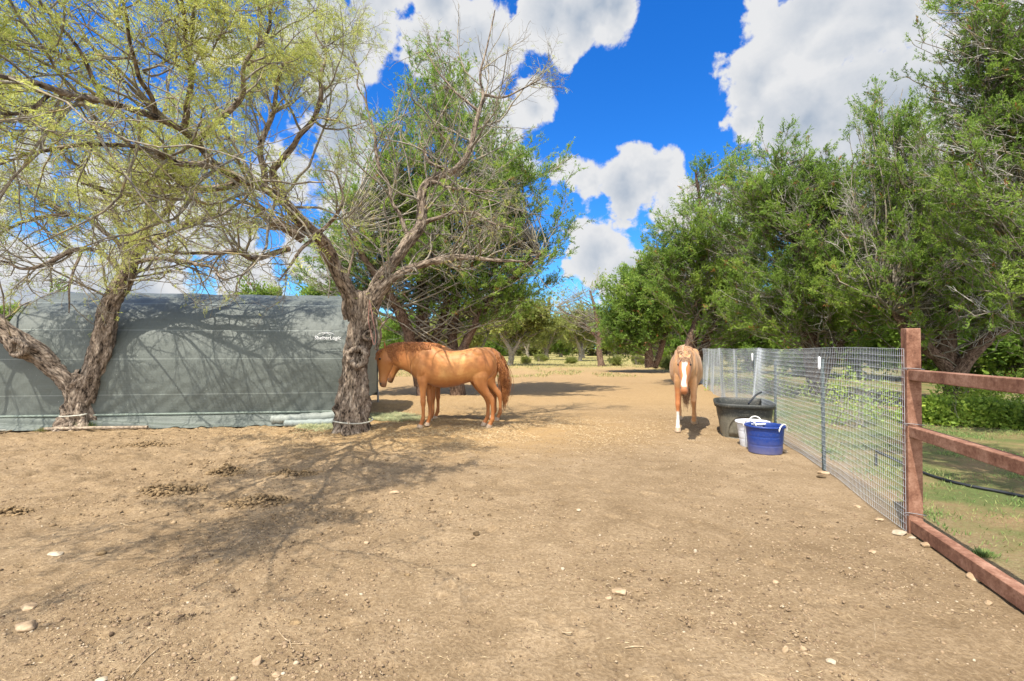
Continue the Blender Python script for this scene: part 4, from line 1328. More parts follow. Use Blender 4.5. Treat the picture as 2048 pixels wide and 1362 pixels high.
def trough_mat():
    def b(nt):
        p = objc(nt)
        sep = N(nt, 'ShaderNodeSeparateXYZ', ins={0: p})
        n1 = noise(nt, p, 9, 5, .65)
        z = sep.outputs[2]
        band = M(nt, 'MULTIPLY', N(nt, 'ShaderNodeMapRange', ins={0: z, 1: .34, 2: .385, 3: 1, 4: 0}).outputs[0], N(nt, 'ShaderNodeMapRange', ins={0: n1, 1: .25, 2: .6, 3: .35, 4: 1}).outputs[0])
        col = mixc(nt, M(nt, 'MULTIPLY', band, .9), c4((.032, .034, .030)), c4((.17, .155, .115)))
        col = mixc(nt, M(nt, 'MULTIPLY', N(nt, 'ShaderNodeMapRange', ins={0: noise(nt, p, 40, 3), 1: .5, 2: .7}).outputs[0], .25), col, c4((.28, .25, .19)))
        return pbsdf(nt, col, .48, .4)
    return mat('dusty black rubber', b)


M_TROUGH = trough_mat()
trough()

# ------------------------------------------------------------------ horses
def coat_mat(name, c0, c1, c2, mus, low=None):
    def b(nt):
        p = objc(nt)
        n1 = noise(nt, p, 3.2, 5, .6, .4)
        hr = noise(nt, N(nt, 'ShaderNodeMapping', ins={'Vector': p, 'Scale': (26, 60, 26)}).outputs[0], 4, 4, .7)
        col = ramp(nt, M(nt, 'MULTIPLY_ADD', n1, .8, M(nt, 'MULTIPLY', hr, .2)), [(0.32, c0), (0.5, c1), (0.68, c2)])
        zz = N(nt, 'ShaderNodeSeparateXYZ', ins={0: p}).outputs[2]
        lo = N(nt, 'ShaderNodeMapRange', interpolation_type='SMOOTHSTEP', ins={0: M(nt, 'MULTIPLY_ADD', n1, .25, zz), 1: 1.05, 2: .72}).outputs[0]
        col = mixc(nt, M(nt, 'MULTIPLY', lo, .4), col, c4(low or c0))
        col = mixc(nt, attr(nt, 'red'), col, c4(mus))
        col = mixc(nt, attr(nt, 'white'), col, c4((.56, .51, .44)))
        col = mixc(nt, attr(nt, 'dark'), col, c4((.07, .045, .035)))
        col = mixc(nt, attr(nt, 'hoof'), col, c4((.34, .25, .17)))
        return pbsdf(nt, col, .55, .4, bump(nt, hr, .25, .006), Sheen_Weight=.1)
    return mat(name, b)


def loft_path(cs, n=24, ex=2.2):
    """cs: list of (center(3), up(3) half vector, side(3) half vector)"""
    V, F = [], []
    th = np.linspace(0, 2 * math.pi, n, endpoint=False)
    c_, s_ = np.cos(th), np.sin(th)
    r = (np.abs(c_) ** ex + np.abs(s_) ** ex) ** (-1 / ex)
    for (c, u, s) in cs:
        V.append(np.array(c) + (r * c_)[:, None] * np.array(u) + (r * s_)[:, None] * np.array(s))
    k = len(cs)
    V = np.array(V).reshape(-1, 3)
    i = np.arange(k * n).reshape(k, n)
    F = np.stack([i[:-1], np.roll(i[:-1], -1, 1), np.roll(i[1:], -1, 1), i[1:]], -1).reshape(-1, 4)
    T = []
    V = np.vstack([V, [cs[0][0]], [cs[-1][0]]])
    a, b = k * n, k * n + 1
    for j in range(n):
        T.append((a, (j + 1) % n, j)); T.append((b, (k - 1) * n + j, (k - 1) * n + (j + 1) % n))
    return V, F, np.array(T)


def interp_sections(S, m):
    return smooth_path(S, m)


TORSO = [(-.735, 1.24, 1.12, .03), (-.715, 1.33, 1.05, .10), (-.66, 1.425, .98, .175), (-.55, 1.495, .90, .235), (-.42, 1.52, .87, .262), (-.25, 1.495, .85, .270), (-.08, 1.458, .81, .285), (.10, 1.445, .765, .297),
         (.27, 1.462, .745, .288), (.40, 1.515, .755, .255), (.50, 1.545, .785, .222), (.60, 1.54, .82, .205), (.70, 1.50, .86, .198), (.80, 1.42, .91, .175), (.87, 1.30, .98, .13), (.905, 1.20, 1.05, .05)]
HEAD = [(-.02, .03, -.05, .035), (.0, .055, -.085, .062), (.06, .10, -.125, .085), (.13, .14, -.155, .098), (.20, .152, -.170, .106), (.28, .142, -.168, .098), (.36, .122, -.145, .080), (.44, .104, -.108, .063), (.52, .095, -.078, .056),
        (.59, .092, -.064, .060), (.65, .084, -.058, .064), (.70, .062, -.050, .055), (.725, .03, -.035, .035)]
FORE = [(.64, .10, 1.12, .14, .07), (.65, .115, 1.0, .13, .08), (.655, .125, .88, .105, .075), (.65, .130, .76, .075, .060), (.647, .132, .64, .057, .050), (.645, .132, .545, .050, .047), (.645, .132, .50, .054, .050), (.643, .132, .455, .050, .045),
        (.642, .132, .40, .037, .034), (.640, .132, .30, .033, .028), (.642, .132, .215, .035, .030), (.648, .132, .165, .044, .037), (.662, .132, .125, .037, .033), (.680, .132, .088, .039, .038), (.692, .132, .055, .050, .050), (.706, .132, .0, .064, .060)]
HIND = [(-.40, .10, 1.28, .20, .09), (-.42, .135, 1.10, .205, .105), (-.425, .150, .95, .175, .098), (-.44, .152, .84, .128, .078), (-.485, .148, .74, .092, .060), (-.545, .145, .655, .068, .046), (-.605, .145, .585, .062, .042), (-.635, .145, .535, .062, .043),
        (-.652, .145, .475, .050, .038), (-.660, .145, .40, .038, .033), (-.662, .145, .30, .034, .029), (-.660, .145, .215, .038, .032), (-.655, .145, .168, .047, .039), (-.635, .145, .125, .038, .033), (-.615, .145, .088, .040, .038), (-.600, .145, .055, .050, .050), (-.584, .145, .0, .064, .060)]


def leg_sections(L, side, dx=0, dz=0, swing=0.0, bend=0.0, hip=1.0, lift=0.0):
    """swing: rotation of whole leg about its top (rad, + forward); bend at knee/hock"""
    P = np.array(L, dtype=float)
    P[:, 1] *= side
    top = P[1, [0, 2]].copy()
    kn = 6 if len(L) == 16 else 7
    def rot(idx, piv, a):
        c, s = math.cos(a), math.sin(a)
        q = P[idx][:, [0, 2]] - piv
        P[idx, 0] = piv[0] + q[:, 0] * c - q[:, 1] * s
        P[idx, 2] = piv[1] + q[:, 0] * s + q[:, 1] * c
    idx = np.arange(2, len(P))
    w = swing
    rot(idx, top, w)
    if bend:
        idx = np.arange(kn + 1, len(P)); rot(idx, P[kn, [0, 2]].copy(), bend)
        idx = np.arange(len(P) - 5, len(P)); rot(idx, P[len(P) - 5, [0, 2]].copy(), bend * .8)
    P[:, 0] += dx; P[:, 2] += dz
    return P


def horse(label, loc, rz, coat, mane_m, neck, poll, head_pitch, legs, mane_side, socks=(), blaze=False, seed=0, tail_dark=False, scale=1.0, red_head=False, head_yaw=0.0, tail=(200, .65, 1.0, 0.0), mane_n=300):
    t = thing('horse', loc, label, 'horse', rz=rz)
    t.scale = (scale,) * 3
    VV, QQ, TT, n = [], [], [], 0

    def add(r):
        nonlocal n
        V, F, T = r
        VV.append(V); QQ.append(F + n); TT.append(T + n); n += len(V)

    T = interp_sections(TORSO, 44)
    add(loft_path([((x, 0, (a + b) / 2), (0, 0, (a - b) / 2), (0, w, 0)) for x, a, b, w in T], 32, 2.25))
    # neck from top / bottom points
    Nk = interp_sections([(*a, *b, w) for a, b, w in neck], 24)
    add(loft_path([(((a + c) / 2, 0, (b + d) / 2), ((a - c) / 2, 0, (b - d) / 2), (0, w, 0)) for a, b, c, d, w in Nk], 28, 2.1))
    hp = head_pitch
    fx = np.array([math.cos(hp), 0, math.sin(hp)])       # towards the forehead side
    ax = np.array([math.sin(hp), 0, -math.cos(hp)])      # poll -> muzzle
    sy = np.array([0, 1, 0.])
    if head_yaw:
        cy, sy_ = math.cos(head_yaw), math.sin(head_yaw)
        Rz = np.array([[cy, -sy_, 0], [sy_, cy, 0], [0, 0, 1]])
        fx, ax, sy = Rz @ fx, Rz @ ax, Rz @ sy
    po = np.array([poll[0], 0, poll[1]])
    Hd = interp_sections(HEAD, 36)
    add(loft_path([(po + ax * s + fx * (f + b) / 2, fx * (f - b) / 2, sy * w) for s, f, b, w in Hd], 28, 2.3))

    def blob(c, r, R=None):
        u = np.linspace(0.02, math.pi - .02, 12)
        cs = []
        for a in u:
            cs.append((np.array(c) + np.array([0, 0, math.cos(a) * r[2]]), (max(math.sin(a), .05) * r[0], 0, 0), (0, max(math.sin(a), .05) * r[1], 0)))
        add(loft_path(cs, 16, 2.0))
    for sd in (1, -1):
        blob((.67, sd * .135, 1.13), (.12, .088, .22)); blob((.58, sd * .115, 1.02), (.12, .08, .18)); blob((.80, sd * .08, 1.10), (.09, .075, .12))
        blob((-.56, sd * .14, 1.18), (.13, .10, .22)); blob((-.32, sd * .130, 1.04), (.14, .09, .20)); blob((-.40, sd * .14, 1.38), (.16, .10, .11))
        # jowl and brow
        for (s, f, w, r) in ((.22, -.075, .062, .075), (.17, .085, .068, .040), (.645, .045, .040, .030)):
            c = po + ax * s + fx * f + sy * sd * w
            blob(c, (r, r * .62, r))
        # ear
        e0 = po + fx * .005 + sy * sd * .045 - ax * .0
        ed = nrm(-ax * 1.0 + sy * sd * .30 + fx * .12)
        cs = []
        for k, (q, w) in enumerate(((-.03, .026), (.02, .030), (.06, .034), (.10, .028), (.135, .015), (.155, .004))):
            cs.append((e0 + ed * q, fx * w * .55, sy * w))
        add(loft_path(cs, 12, 2.0))
    hoofs = []
    P_all = []
    for (L, sd, kw) in legs:
        P = leg_sections(L, sd, **kw)
        P_all.append(P)
        tx = nrm(np.gradient(P[:, [0, 2]], axis=0))
        cs = []
        for j in range(len(P)):
            perp = np.array([-tx[j, 1], tx[j, 0]]) if tx[j, 1] < 0 else np.array([tx[j, 1], -tx[j, 0]])
            if j < 2: perp = np.array([1., 0])
            if j == len(P) - 1: perp = nrm(perp * .3 + np.array([1., 0]) * .7) if not kw.get('bend') else perp
            cs.append(((P[j, 0], P[j, 1], P[j, 2]), (perp[0] * P[j, 3], 0, perp[1] * P[j, 3]), (0, P[j, 4], 0)))
        q = []
        for a in range(len(cs) - 1):
            for f in (0, .5):
                q.append(tuple(np.array(cs[a][m]) * (1 - f) + np.array(cs[a + 1][m]) * f for m in range(3)))
        q.append(cs[-1])
        add(loft_path(q, 18, 2.0))
        hoofs.append(P[-3:, :3].copy())
    # tail dock
    add(loft_path([((-.66, 0, 1.40), (.03, 0, .03), (0, .035, 0)), ((-.73, 0, 1.37), (.02, 0, .03), (0, .028, 0)), ((-.77, 0, 1.28), (.022, 0, .01), (0, .022, 0)), ((-.785, 0, 1.12), (.015, 0, 0), (0, .014, 0))], 12))
    me = bpy.data.meshes.new('raw')
    V = np.vstack(VV)
    me.from_pydata(V.tolist(), [], np.vstack(QQ).tolist() + np.vstack(TT).tolist())
    bmh = bmesh.new(); bmh.from_mesh(me)
    bmesh.ops.recalc_face_normals(bmh, faces=bmh.faces); bmh.to_mesh(me); bmh.free()
    tmp = put(bpy.data.objects.new('raw', me))
    rm = tmp.modifiers.new('r', 'REMESH'); rm.mode = 'VOXEL'; rm.voxel_size = .0095
    sm = tmp.modifiers.new('s', 'SMOOTH'); sm.factor = .5; sm.iterations = 9
    dg = bpy.context.evaluated_depsgraph_get()
    bd = bpy.data.meshes.new_from_object(tmp.evaluated_get(dg))
    bpy.data.objects.remove(tmp)
    nv = len(bd.vertices)
    co = np.empty(nv * 3, dtype=np.float32); bd.vertices.foreach_get('co', co); co = co.reshape(-1, 3)
    # flat soles
    if not any(k.get('bend') for _, _, k in legs):
        co[:, 2] = np.maximum(co[:, 2], 0.0)
    # muscle relief
    c64 = co.astype(float)
    rel = ((vn3(c64 * np.array([1, 1, .7]), 4.5, seed) - .5) * .022 + (vn3(c64 * np.array([1, 1, .5]), 11.0, seed + 3) - .5) * .007) * np.clip((co[:, 2] - .6) / .3, 0, 1)
    no = np.empty(nv * 3, dtype=np.float32); bd.vertices.foreach_get('normal', no); no = no.reshape(-1, 3)
    hs = np.einsum('ij,j->i', c64 - po, ax); hf = np.einsum('ij,j->i', c64 - po, fx); hy = np.einsum('ij,j->i', c64 - po, sy)
    inhead = (hs > -.2) & (hs < .8) & (np.abs(hf) < .22) & (np.abs(hy) < .14) & (c64[:, 0] > .95)
    rel[inhead] *= .25
    # ribs, faint
    ribs = np.sin(c64[:, 0] * 62 + c64[:, 2] * 9) * .0016 * np.clip(1 - np.abs(c64[:, 0] - .08) / .28, 0, 1) * np.clip(1 - np.abs(c64[:, 2] - 1.1) / .28, 0, 1)
    co = co + no * (rel + ribs)[:, None].astype(np.float32)
    bd.vertices.foreach_set('co', co.ravel())
    def att(nm, arr):
        a = bd.attributes.new(nm, 'FLOAT', 'POINT'); a.data.foreach_set('value', np.clip(arr, 0, 1).astype(np.float32))
    hoof = np.zeros(nv); white = np.zeros(nv); red = np.zeros(nv)
    for (L, sd, kw), P, k in zip(legs, P_all, range(4)):
        cor = P[-2, :3]; tip = P[-1, :3]; fet = P[-5, :3]
        d = nrm(tip - P[-3, :3])
        s = (c64 - (P[-3, :3] * .55 + P[-2, :3] * .45)) @ d
        near = np.linalg.norm(c64 - (cor + tip) / 2, axis=1) < .14
        hoof = np.maximum(hoof, np.clip(s / .008, 0, 1) * near)
        if k in socks:
            hgt = .38
            path = P[-8:, :3]
            dd = np.linalg.norm(c64[:, None] - path[None], axis=2).min(1)
            edge = P[-8, 2] - .06 + .02 * np.sin(c64[:, 0] * 60)
            white = np.maximum(white, np.clip((.085 - dd) / .02, 0, 1) * np.clip((edge - c64[:, 2]) / .02 + .5, 0, 1) * (np.sign(c64[:, 1]) == np.sign(P[-1, 1])))
    if blaze:
        wd = .030 + .022 * np.exp(-((hs - .17) / .09) ** 2) + .012 * np.exp(-((hs - .6) / .1) ** 2)
        wob = .008 * np.sin(hs * 25)
        bl = np.clip((wd - np.abs(hy + wob)) / .006, 0, 1) * np.clip((hs - .09) / .03, 0, 1) * np.clip((.66 - hs) / .02, 0, 1) * np.clip((hf - .02) / .02, 0, 1) * inhead
        white = np.maximum(white, bl)
    zc, xc = c64[:, 2], c64[:, 0]
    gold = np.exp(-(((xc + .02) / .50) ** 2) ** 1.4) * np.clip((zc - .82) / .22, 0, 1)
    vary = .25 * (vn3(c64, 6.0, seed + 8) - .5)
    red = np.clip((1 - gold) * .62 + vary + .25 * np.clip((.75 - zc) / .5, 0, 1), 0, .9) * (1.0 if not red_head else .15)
    if red_head:
        red = np.maximum(red, np.clip((hs + .05) / .12, 0, 1) * inhead * .85)
        for P in (P_all[1],):
            dd = np.linalg.norm(c64[:, None] - P[3:-6:1, :3][None], axis=2).min(1)
            red = np.maximum(red, np.clip((.10 - dd) / .03, 0, 1) * (np.sign(c64[:, 1]) == np.sign(P[-1, 1])) * .8)
    mz = np.clip((hs - .60) / .05, 0, 1) * inhead
    nost = np.zeros(nv)
    for sd in (1, -1):
        c = po + ax * .655 + fx * .052 + sy * sd * .052
        nost = np.maximum(nost, np.clip((.024 - np.linalg.norm((c64 - c), axis=1)) / .008, 0, 1))
    mouth = np.exp(-(((hf + .012) - (.0)) / .005) ** 2) * (hs > .60) * inhead
    # lower legs a little darker / muzzle dark
    dark = np.maximum(np.maximum(mz * .55, nost), mouth * .7)
    if blaze: dark = np.maximum(mz * .25, np.maximum(nost * .9, mouth * .6))
    att('hoof', hoof); att('white', white); att('red', red); att('dark', dark)
    bd.materials.clear(); bd.materials.append(coat)
    bd.polygons.foreach_set('use_smooth', np.ones(len(bd.polygons), dtype=bool))
    bd.name = 'body'
    put(bpy.data.objects.new('body', bd), t)
    rs = RS(seed + 100)
    # eyes
    for sd in (1, -1):
        c = po + ax * .185 + fx * .088 + sy * sd * .091
        bm = bmesh.new(); bmesh.ops.create_uvsphere(bm, u_segments=16, v_segments=10, radius=.019)
        m2 = bpy.data.meshes.new('eye'); bm.to_mesh(m2); bm.free(); m2.materials.append(M_EYE)
        m2.polygons.foreach_set('use_smooth', np.ones(len(m2.polygons), dtype=bool))
        e = put(bpy.data.objects.new('eye', m2), t); e.location = c
    # mane
    top = smooth_path([(a[0], a[1]) for a, b, w in neck], 60)
    a = Acc()
    ns = mane_n
    q = rs.uniform(0.10, .985, ns) ** .9 * 59
    i = q.astype(int); f = (q - i)[:, None]
    i = np.minimum(i, 58)
    S = top[i] * (1 - f) + top[i + 1] * f
    w = np.interp(q / 59, np.linspace(0, 1, len(neck)), [b for _, _, b in neck])
    side = np.where(rs.uniform(size=ns) < .88, mane_side, -mane_side)
    Lh = rs.uniform(.10, .36, ns) * (.75 + .5 * vn2(q * .35, q * 0, seed))
    K = 7
    P = np.zeros((ns, K, 3))
    for k in range(K):
        u = k / (K - 1)
        P[:, k, 0] = S[:, 0] + .05 * u * rs.normal(size=ns) * .5 - .02 * u
        y = np.sin(min(1, u * 2.2) * math.pi / 2)
        P[:, k, 1] = side * (w * .92 * y ** 1.2 + .012)
        P[:, k, 2] = S[:, 1] + .012 * (1 - u) - Lh * u ** 1.15
    P[:, 1:, :2] += rs.normal(size=(ns, K - 1, 2)) * .004
    a.tube(P, np.repeat(np.linspace(.006, .0018, K)[None], ns, 0), 4)
    # forelock in the same hair, a part of its own
    a.build('mane', mane_m, None).parent = t
    a = Acc(); ns = 110
    e = np.linspace(0, 1, K)
    S0 = po[None] - ax[None] * .015 + fx[None] * rs.uniform(.02, .06, ns)[:, None] + sy[None] * (rs.normal(size=ns) * .022)[:, None]
    Lf = rs.uniform(.12, .24, ns)
    sd_ = rs.normal(size=ns) * .05
    P = S0[:, None] + ax * (Lf[:, None] * e)[..., None] + fx * (.115 * np.sin(e * 1.6))[None, :, None] + sy * (sd_[:, None] * e)[..., None]
    a.tube(P, np.repeat(np.linspace(.005, .0015, K)[None], ns, 0), 4)
    a.build('forelock', mane_m, None).parent = t
    # tail
    a = Acc(); ns = tail[0]; K = 9
    e = np.linspace(0, 1, K)
    S0 = np.stack([-.755 + rs.normal(size=ns) * .015, rs.normal(size=ns) * .02, 1.33 - np.abs(rs.normal(size=ns)) * .09], 1)
    Lt = rs.uniform(tail[1], tail[2], ns)
    sp = rs.normal(size=(ns, 2)) * np.array([.045, .06])
    P = S0[:, None].repeat(K, 1)
    P[..., 2] -= Lt[:, None] * e[None]
    P[..., 0] += -.06 * np.sin(e * 2.4)[None] + sp[:, :1] * np.sin(e * 2.6)[None] * 1.1
    P[..., 1] += sp[:, 1:] * np.sin(e * 2.6)[None] + tail[3] * e[None]
    a.tube(P, np.repeat(np.linspace(.006, .002, K)[None], ns, 0), 4)
    a.build('tail', mane_m, None).parent = t
    return t


M_EYE = mat('dark eye', lambda nt: pbsdf(nt, (.012, .008, .006), .08, .7))


def hair_mat(name, a, b_, c):
    return mat(name, lambda nt: pbsdf(nt, ramp(nt, noise(nt, objc(nt), 45, 3), [(0.3, a), (0.5, b_), (0.7, c)]), .5, .4))


H_RED = hair_mat('red horsehair', (.15, .05, .018), (.33, .12, .035), (.52, .25, .09))
H_TAN = hair_mat('tan horsehair', (.18, .085, .045), (.38, .22, .12), (.60, .44, .30))
C_CHEST = coat_mat('chestnut coat', (.32, .115, .030), (.435, .185, .050), (.57, .30, .095), (.29, .098, .022), (.30, .10, .024))
C_TAN = coat_mat('light sorrel coat', (.36, .175, .07), (.44, .235, .10), (.54, .315, .15), (.40, .13, .035))

NECK1 = [((.38, 1.50), (.74, .95), .165), ((.55, 1.56), (.86, .98), .155), ((.72, 1.592), (.94, 1.03), .125), ((.92, 1.602), (1.04, 1.075), .098), ((1.12, 1.592), (1.14, 1.12), .083), ((1.28, 1.56), (1.22, 1.17), .074), ((1.39, 1.51), (1.29, 1.22), .062)]
h1x, h1y = -1.02, 9.20
horse('chestnut horse standing side-on nearest the camera, head low by the mesquite trunk', (h1x, h1y, float(gz(h1x, h1y))), math.pi, C_CHEST, H_RED, NECK1, (1.39, 1.475), .04,
      [(FORE, 1, dict(dx=.0)), (FORE, -1, dict(dx=-.06, swing=-.03)), (HIND, 1, dict(dx=0)), (HIND, -1, dict(dx=.08, swing=.03))], 1, seed=1, head_yaw=.22, tail=(26, .35, .55, -.14))
h2x, h2y = -.955, 10.1
horse('second chestnut horse mostly hidden behind the nearest one, its rump and tail showing', (h2x, h2y, float(gz(h2x, h2y))), math.pi + .03, C_CHEST, H_RED, NECK1, (1.39, 1.475), .26,
      [(FORE, 1, dict(dx=.03)), (FORE, -1, dict(dx=-.04)), (HIND, 1, dict(dx=-.05)), (HIND, -1, dict(dx=.06))], 1, seed=2)
NECK3 = [((.38, 1.50), (.74, .95), .165), ((.55, 1.545), (.86, .97), .155), ((.74, 1.53), (.95, .99), .130), ((.94, 1.50), (1.05, 1.01), .105), ((1.13, 1.46), (1.15, 1.03), .092), ((1.28, 1.40), (1.22, 1.06), .080), ((1.38, 1.33), (1.29, 1.08), .068)]
g3 = G(1366, 866)
dir3 = np.array([g3[0], g3[1]]) / math.hypot(g3[0], g3[1])
c3 = np.array([g3[0], g3[1]]) + dir3 * .78 + np.array([.07, 0])
horse('light sorrel horse with a white blaze walking towards the camera beside the black trough', (c3[0], c3[1], float(gz(*c3)) - .0), math.atan2(-dir3[1], -dir3[0]) - .025, C_TAN, H_TAN, NECK3, (1.37, 1.29), .80,
      [(FORE, 1, dict(swing=.22, bend=-.75, dz=.05)), (FORE, -1, dict(dx=.06, swing=.05)), (HIND, 1, dict(dx=.10, swing=.10)), (HIND, -1, dict(dx=-.06, swing=-.06))], -1, socks=(1,), mane_n=130, blaze=True, seed=3, red_head=True)

# ------------------------------------------------------------------ small things on the ground
M_STONE = mat('limestone', lambda nt: pbsdf(nt, ramp(nt, noise(nt, objc(nt), 14, 5, .6), [(0.3, (.24, .16, .09)), (0.55, (.36, .26, .16)), (0.75, (.48, .38, .26))]), .9, .15, bump(nt, noise(nt, objc(nt), 40, 4), .5, .006)))
M_STONE_W = mat('pale limestone', lambda nt: pbsdf(nt, ramp(nt, noise(nt, objc(nt), 14, 5, .6), [(0.3, (.29, .23, .15)), (0.7, (.44, .37, .28))]), .9, .15, bump(nt, noise(nt, objc(nt), 40, 4), .5, .006)))
M_STONE_D = mat('dark dung ball', lambda nt: pbsdf(nt, ramp(nt, noise(nt, objc(nt), 40, 5, .6), [(0.3, (.045, .032, .02)), (0.7, (.16, .11, .06))]), .95, .1, bump(nt, noise(nt, objc(nt), 60, 4), .8, .01)))
M_DUNG = mat('dry manure', lambda nt: pbsdf(nt, ramp(nt, noise(nt, objc(nt), 30, 5, .65), [(0.3, (.09, .060, .032)), (0.5, (.19, .130, .070)), (0.72, (.33, .23, .12))]), .95, .08, bump(nt, noise(nt, objc(nt), 70, 4), .9, .01)))


def rock_mesh(name, sx, sy, sz, seed, m, flat=.5, sub=4):
    bm = bmesh.new(); bmesh.ops.create_icosphere(bm, subdivisions=sub, radius=1)
    co = np.array([v.co[:] for v in bm.verts])
    rs = RS(seed)
    for _ in range(7):                     # planar chips
        d = nrm(rs.normal(size=3)); k = rs.uniform(.55, .85)
        s = co @ d
        co = co - np.outer(np.maximum(s - k, 0) * .85, d)
    co = co * (1 + .16 * (vn3(co + 9, 2.2, seed)[:, None] - .5) + .05 * (vn3(co + 9, 7, seed)[:, None] - .5))
    co = co * np.array([sx, sy, sz])
    for v, c in zip(bm.verts, co): v.co = c
    me = bpy.data.meshes.new(name); bm.to_mesh(me); bm.free()
    me.materials.append(m)
    me.polygons.foreach_set('use_smooth', np.ones(len(me.polygons), dtype=bool))
    return me


STONES = [
    (46, 1253, 46, 22, M_STONE, 'tan potato-shaped stone at the lower left, the biggest loose stone', .5),
    (52, 1211, 36, 12, M_STONE, 'flat pale stone just above the big potato-shaped stone', .3),
    (107, 1107, 30, 10, M_STONE_W, 'flat whitish stone on the left, beyond the two lower-left stones', .3),
    (788, 989, 22, 12, M_STONE, 'rounded tan stone at the edge of the branch shadow', .5),
    (1241, 1190, 34, 18, M_STONE, 'rounded tan stone near the middle foreground with a small stone beside it', .5),
    (1218, 1201, 16, 12, M_STONE, 'small angular stone leaning against the rounded middle stone', .5),
    (514, 1326, 22, 26, M_STONE, 'upright angular pale stone at the bottom edge left of centre', .8),
    (1158, 1024, 10, 7, M_STONE_W, 'small white stone on the open path right of centre', .5),
    (1391, 1105, 8, 10, M_STONE_W, 'tiny white chip standing in the right middle dirt', .6),
    (1126, 1141, 9, 8, M_STONE_W, 'small white pebble near the centre of the foreground', .5),
    (948, 1134, 13, 9, M_STONE, 'small tan pebble in the centre left of the white pebble', .5),
    (952, 1073, 14, 15, M_STONE_D, 'dark round dung ball casting a shadow in the centre', .8),
    (979, 1034, 9, 7, M_STONE_D, 'small blackish dung ball beyond the larger dark one', .7),
    (1803, 1070, 32, 11, M_STONE_W, 'flat white stone at the foot of the rusty corner post', .35),
    (1826, 1076, 16, 7, M_STONE_W, 'small white stone touching the flat one by the corner post', .4),
    (1857, 1094, 26, 12, M_STONE, 'tan stone beside the start of the bottom rail', .45),
    (1746, 1106, 16, 9, M_STONE, 'grey-tan stone left of the corner post, out on the dirt', .5),
    (1957, 1160, 32, 22, M_STONE, 'tan stone against the middle of the bottom rail', .4),
    (1649, 948, 24, 12, M_STONE, 'tan stone at the foot of the nearest thin fence post', .5),
    (1644, 956, 18, 8, M_STONE_D, 'dark clod lying in front of the stone by the nearest fence post', .4),
    (1760, 1040, 22, 8, M_STONE, 'low brownish stone along the mesh before the corner post', .35),
    (1716, 1014, 16, 7, M_STONE, 'small tan stone by the mesh fence between thin post and corner post', .4),
    (1571, 905, 15, 8, M_STONE, 'small orange-tan stone to the right of the blue tub', .5),
    (1978, 1208, 18, 12, M_STONE, 'pale stone near the right edge below the bottom rail', .45),
    (1572, 1305, 16, 18, M_STONE, 'upright grey pebble at the bottom right of centre', .7),
    (1608, 1302, 14, 16, M_STONE, 'orange-tan pebble beside the upright grey pebble', .6),
    (1551, 1167, 14, 9, M_STONE, 'small brown pebble in the right foreground', .5),
    (864 + 800, 1328, 20, 12, M_STONE_W, 'pale chalky stone near the bottom edge on the right', .4),
    (552, 1350, 18, 10, M_STONE, 'low pale stone at the very bottom edge left of centre', .45),
    (200, 1358, 26, 10, M_STONE_W, 'white flat stone cut by the bottom edge on the left', .4),
    (199, 1105, 20, 14, M_DUNG, 'brown clod right of the flat whitish stone', .6),
    (434, 1123, 13, 11, M_DUNG, 'small brown clod left of the centre foreground', .7),
    (814, 1152, 13, 9, M_DUNG, 'small dark brown clod below the branch shadow', .6),
    (733, 1087, 13, 7, M_STONE, 'small yellowish stone below the branch shadow', .5),
    (590, 1245, 26, 12, M_DUNG, 'flattened brown clod in the lower left centre', .4),
]
for k, (px, py, w, h, m, lab, fl) in enumerate(STONES):
    x, y, z = gp(px, py)
    s = y / 967
    hx = w * s / 2
    hz = max(.006, h * s * .45)
    nm = 'stone' if m in (M_STONE, M_STONE_W) else ('dung_ball' if m is M_STONE_D else 'dirt_clod')
    me = rock_mesh(nm, hx, hx * .72, hz, 300 + k, m)
    o = put(bpy.data.objects.new(nm, me))
    o.location = (x, y + hx * .3, z + hz * .42)
    o.rotation_euler = (0, 0, (k * 1.7) % .8 - .4)
    tag(o, lab, {'stone': 'stone', 'dung_ball': 'dung', 'dirt_clod': 'clod'}[nm], 'loose stones on the dirt' if nm == 'stone' else 'clods and dung balls')


def rock_swarm(name, P, S, m, label, cat, kind=None, seed=0, bits=None, lows=True):
    """many little lumps as one mesh"""
    rs = RS(seed)
    bm = bmesh.new(); bmesh.ops.create_icosphere(bm, subdivisions=1 if lows else 2, radius=1)
    base = np.array([v.co[:] for v in bm.verts]); fc = np.array([[v.index for v in f.verts] for f in bm.faces]); bm.free()
    n = len(P); nb = len(base)
    V = base[None] * (1 + rs.uniform(-.28, .28, (n, nb, 1)))
    sc3 = S[:, None] * rs.uniform(.6, 1.3, (n, 3)) * np.array([1, 1, .65])
    V = V * sc3[:, None]
    a = rs.uniform(0, 6.28, n); c, s = np.cos(a), np.sin(a)
    X = V[..., 0] * c[:, None] - V[..., 1] * s[:, None]; Y = V[..., 0] * s[:, None] + V[..., 1] * c[:, None]
    V = np.stack([X, Y, V[..., 2]], -1) + P[:, None]
    F = (fc[None] + (np.arange(n) * nb)[:, None, None]).reshape(-1, 3)
    vv = np.repeat(rs.uniform(0, 1, n), len(fc))
    o = mesh(name, V.reshape(-1, 3), F, m, None, not lows, {'v': ('FACE', 'FLOAT', vv)})
    tag(o, label, cat, kind=kind)
    return o


def attr_ramp_mat(name, stops, rough=.92):
    return mat(name, lambda nt: pbsdf(nt, ramp(nt, attr(nt, 'v'), stops), rough, .12))


M_GRAVEL = attr_ramp_mat('gravel', [(0.0, (.085, .058, .036)), (0.35, (.19, .13, .08)), (0.8, (.28, .20, .12)), (0.98, (.34, .26, .17)), (1.0, (.44, .37, .27))])
rs = RS(77)


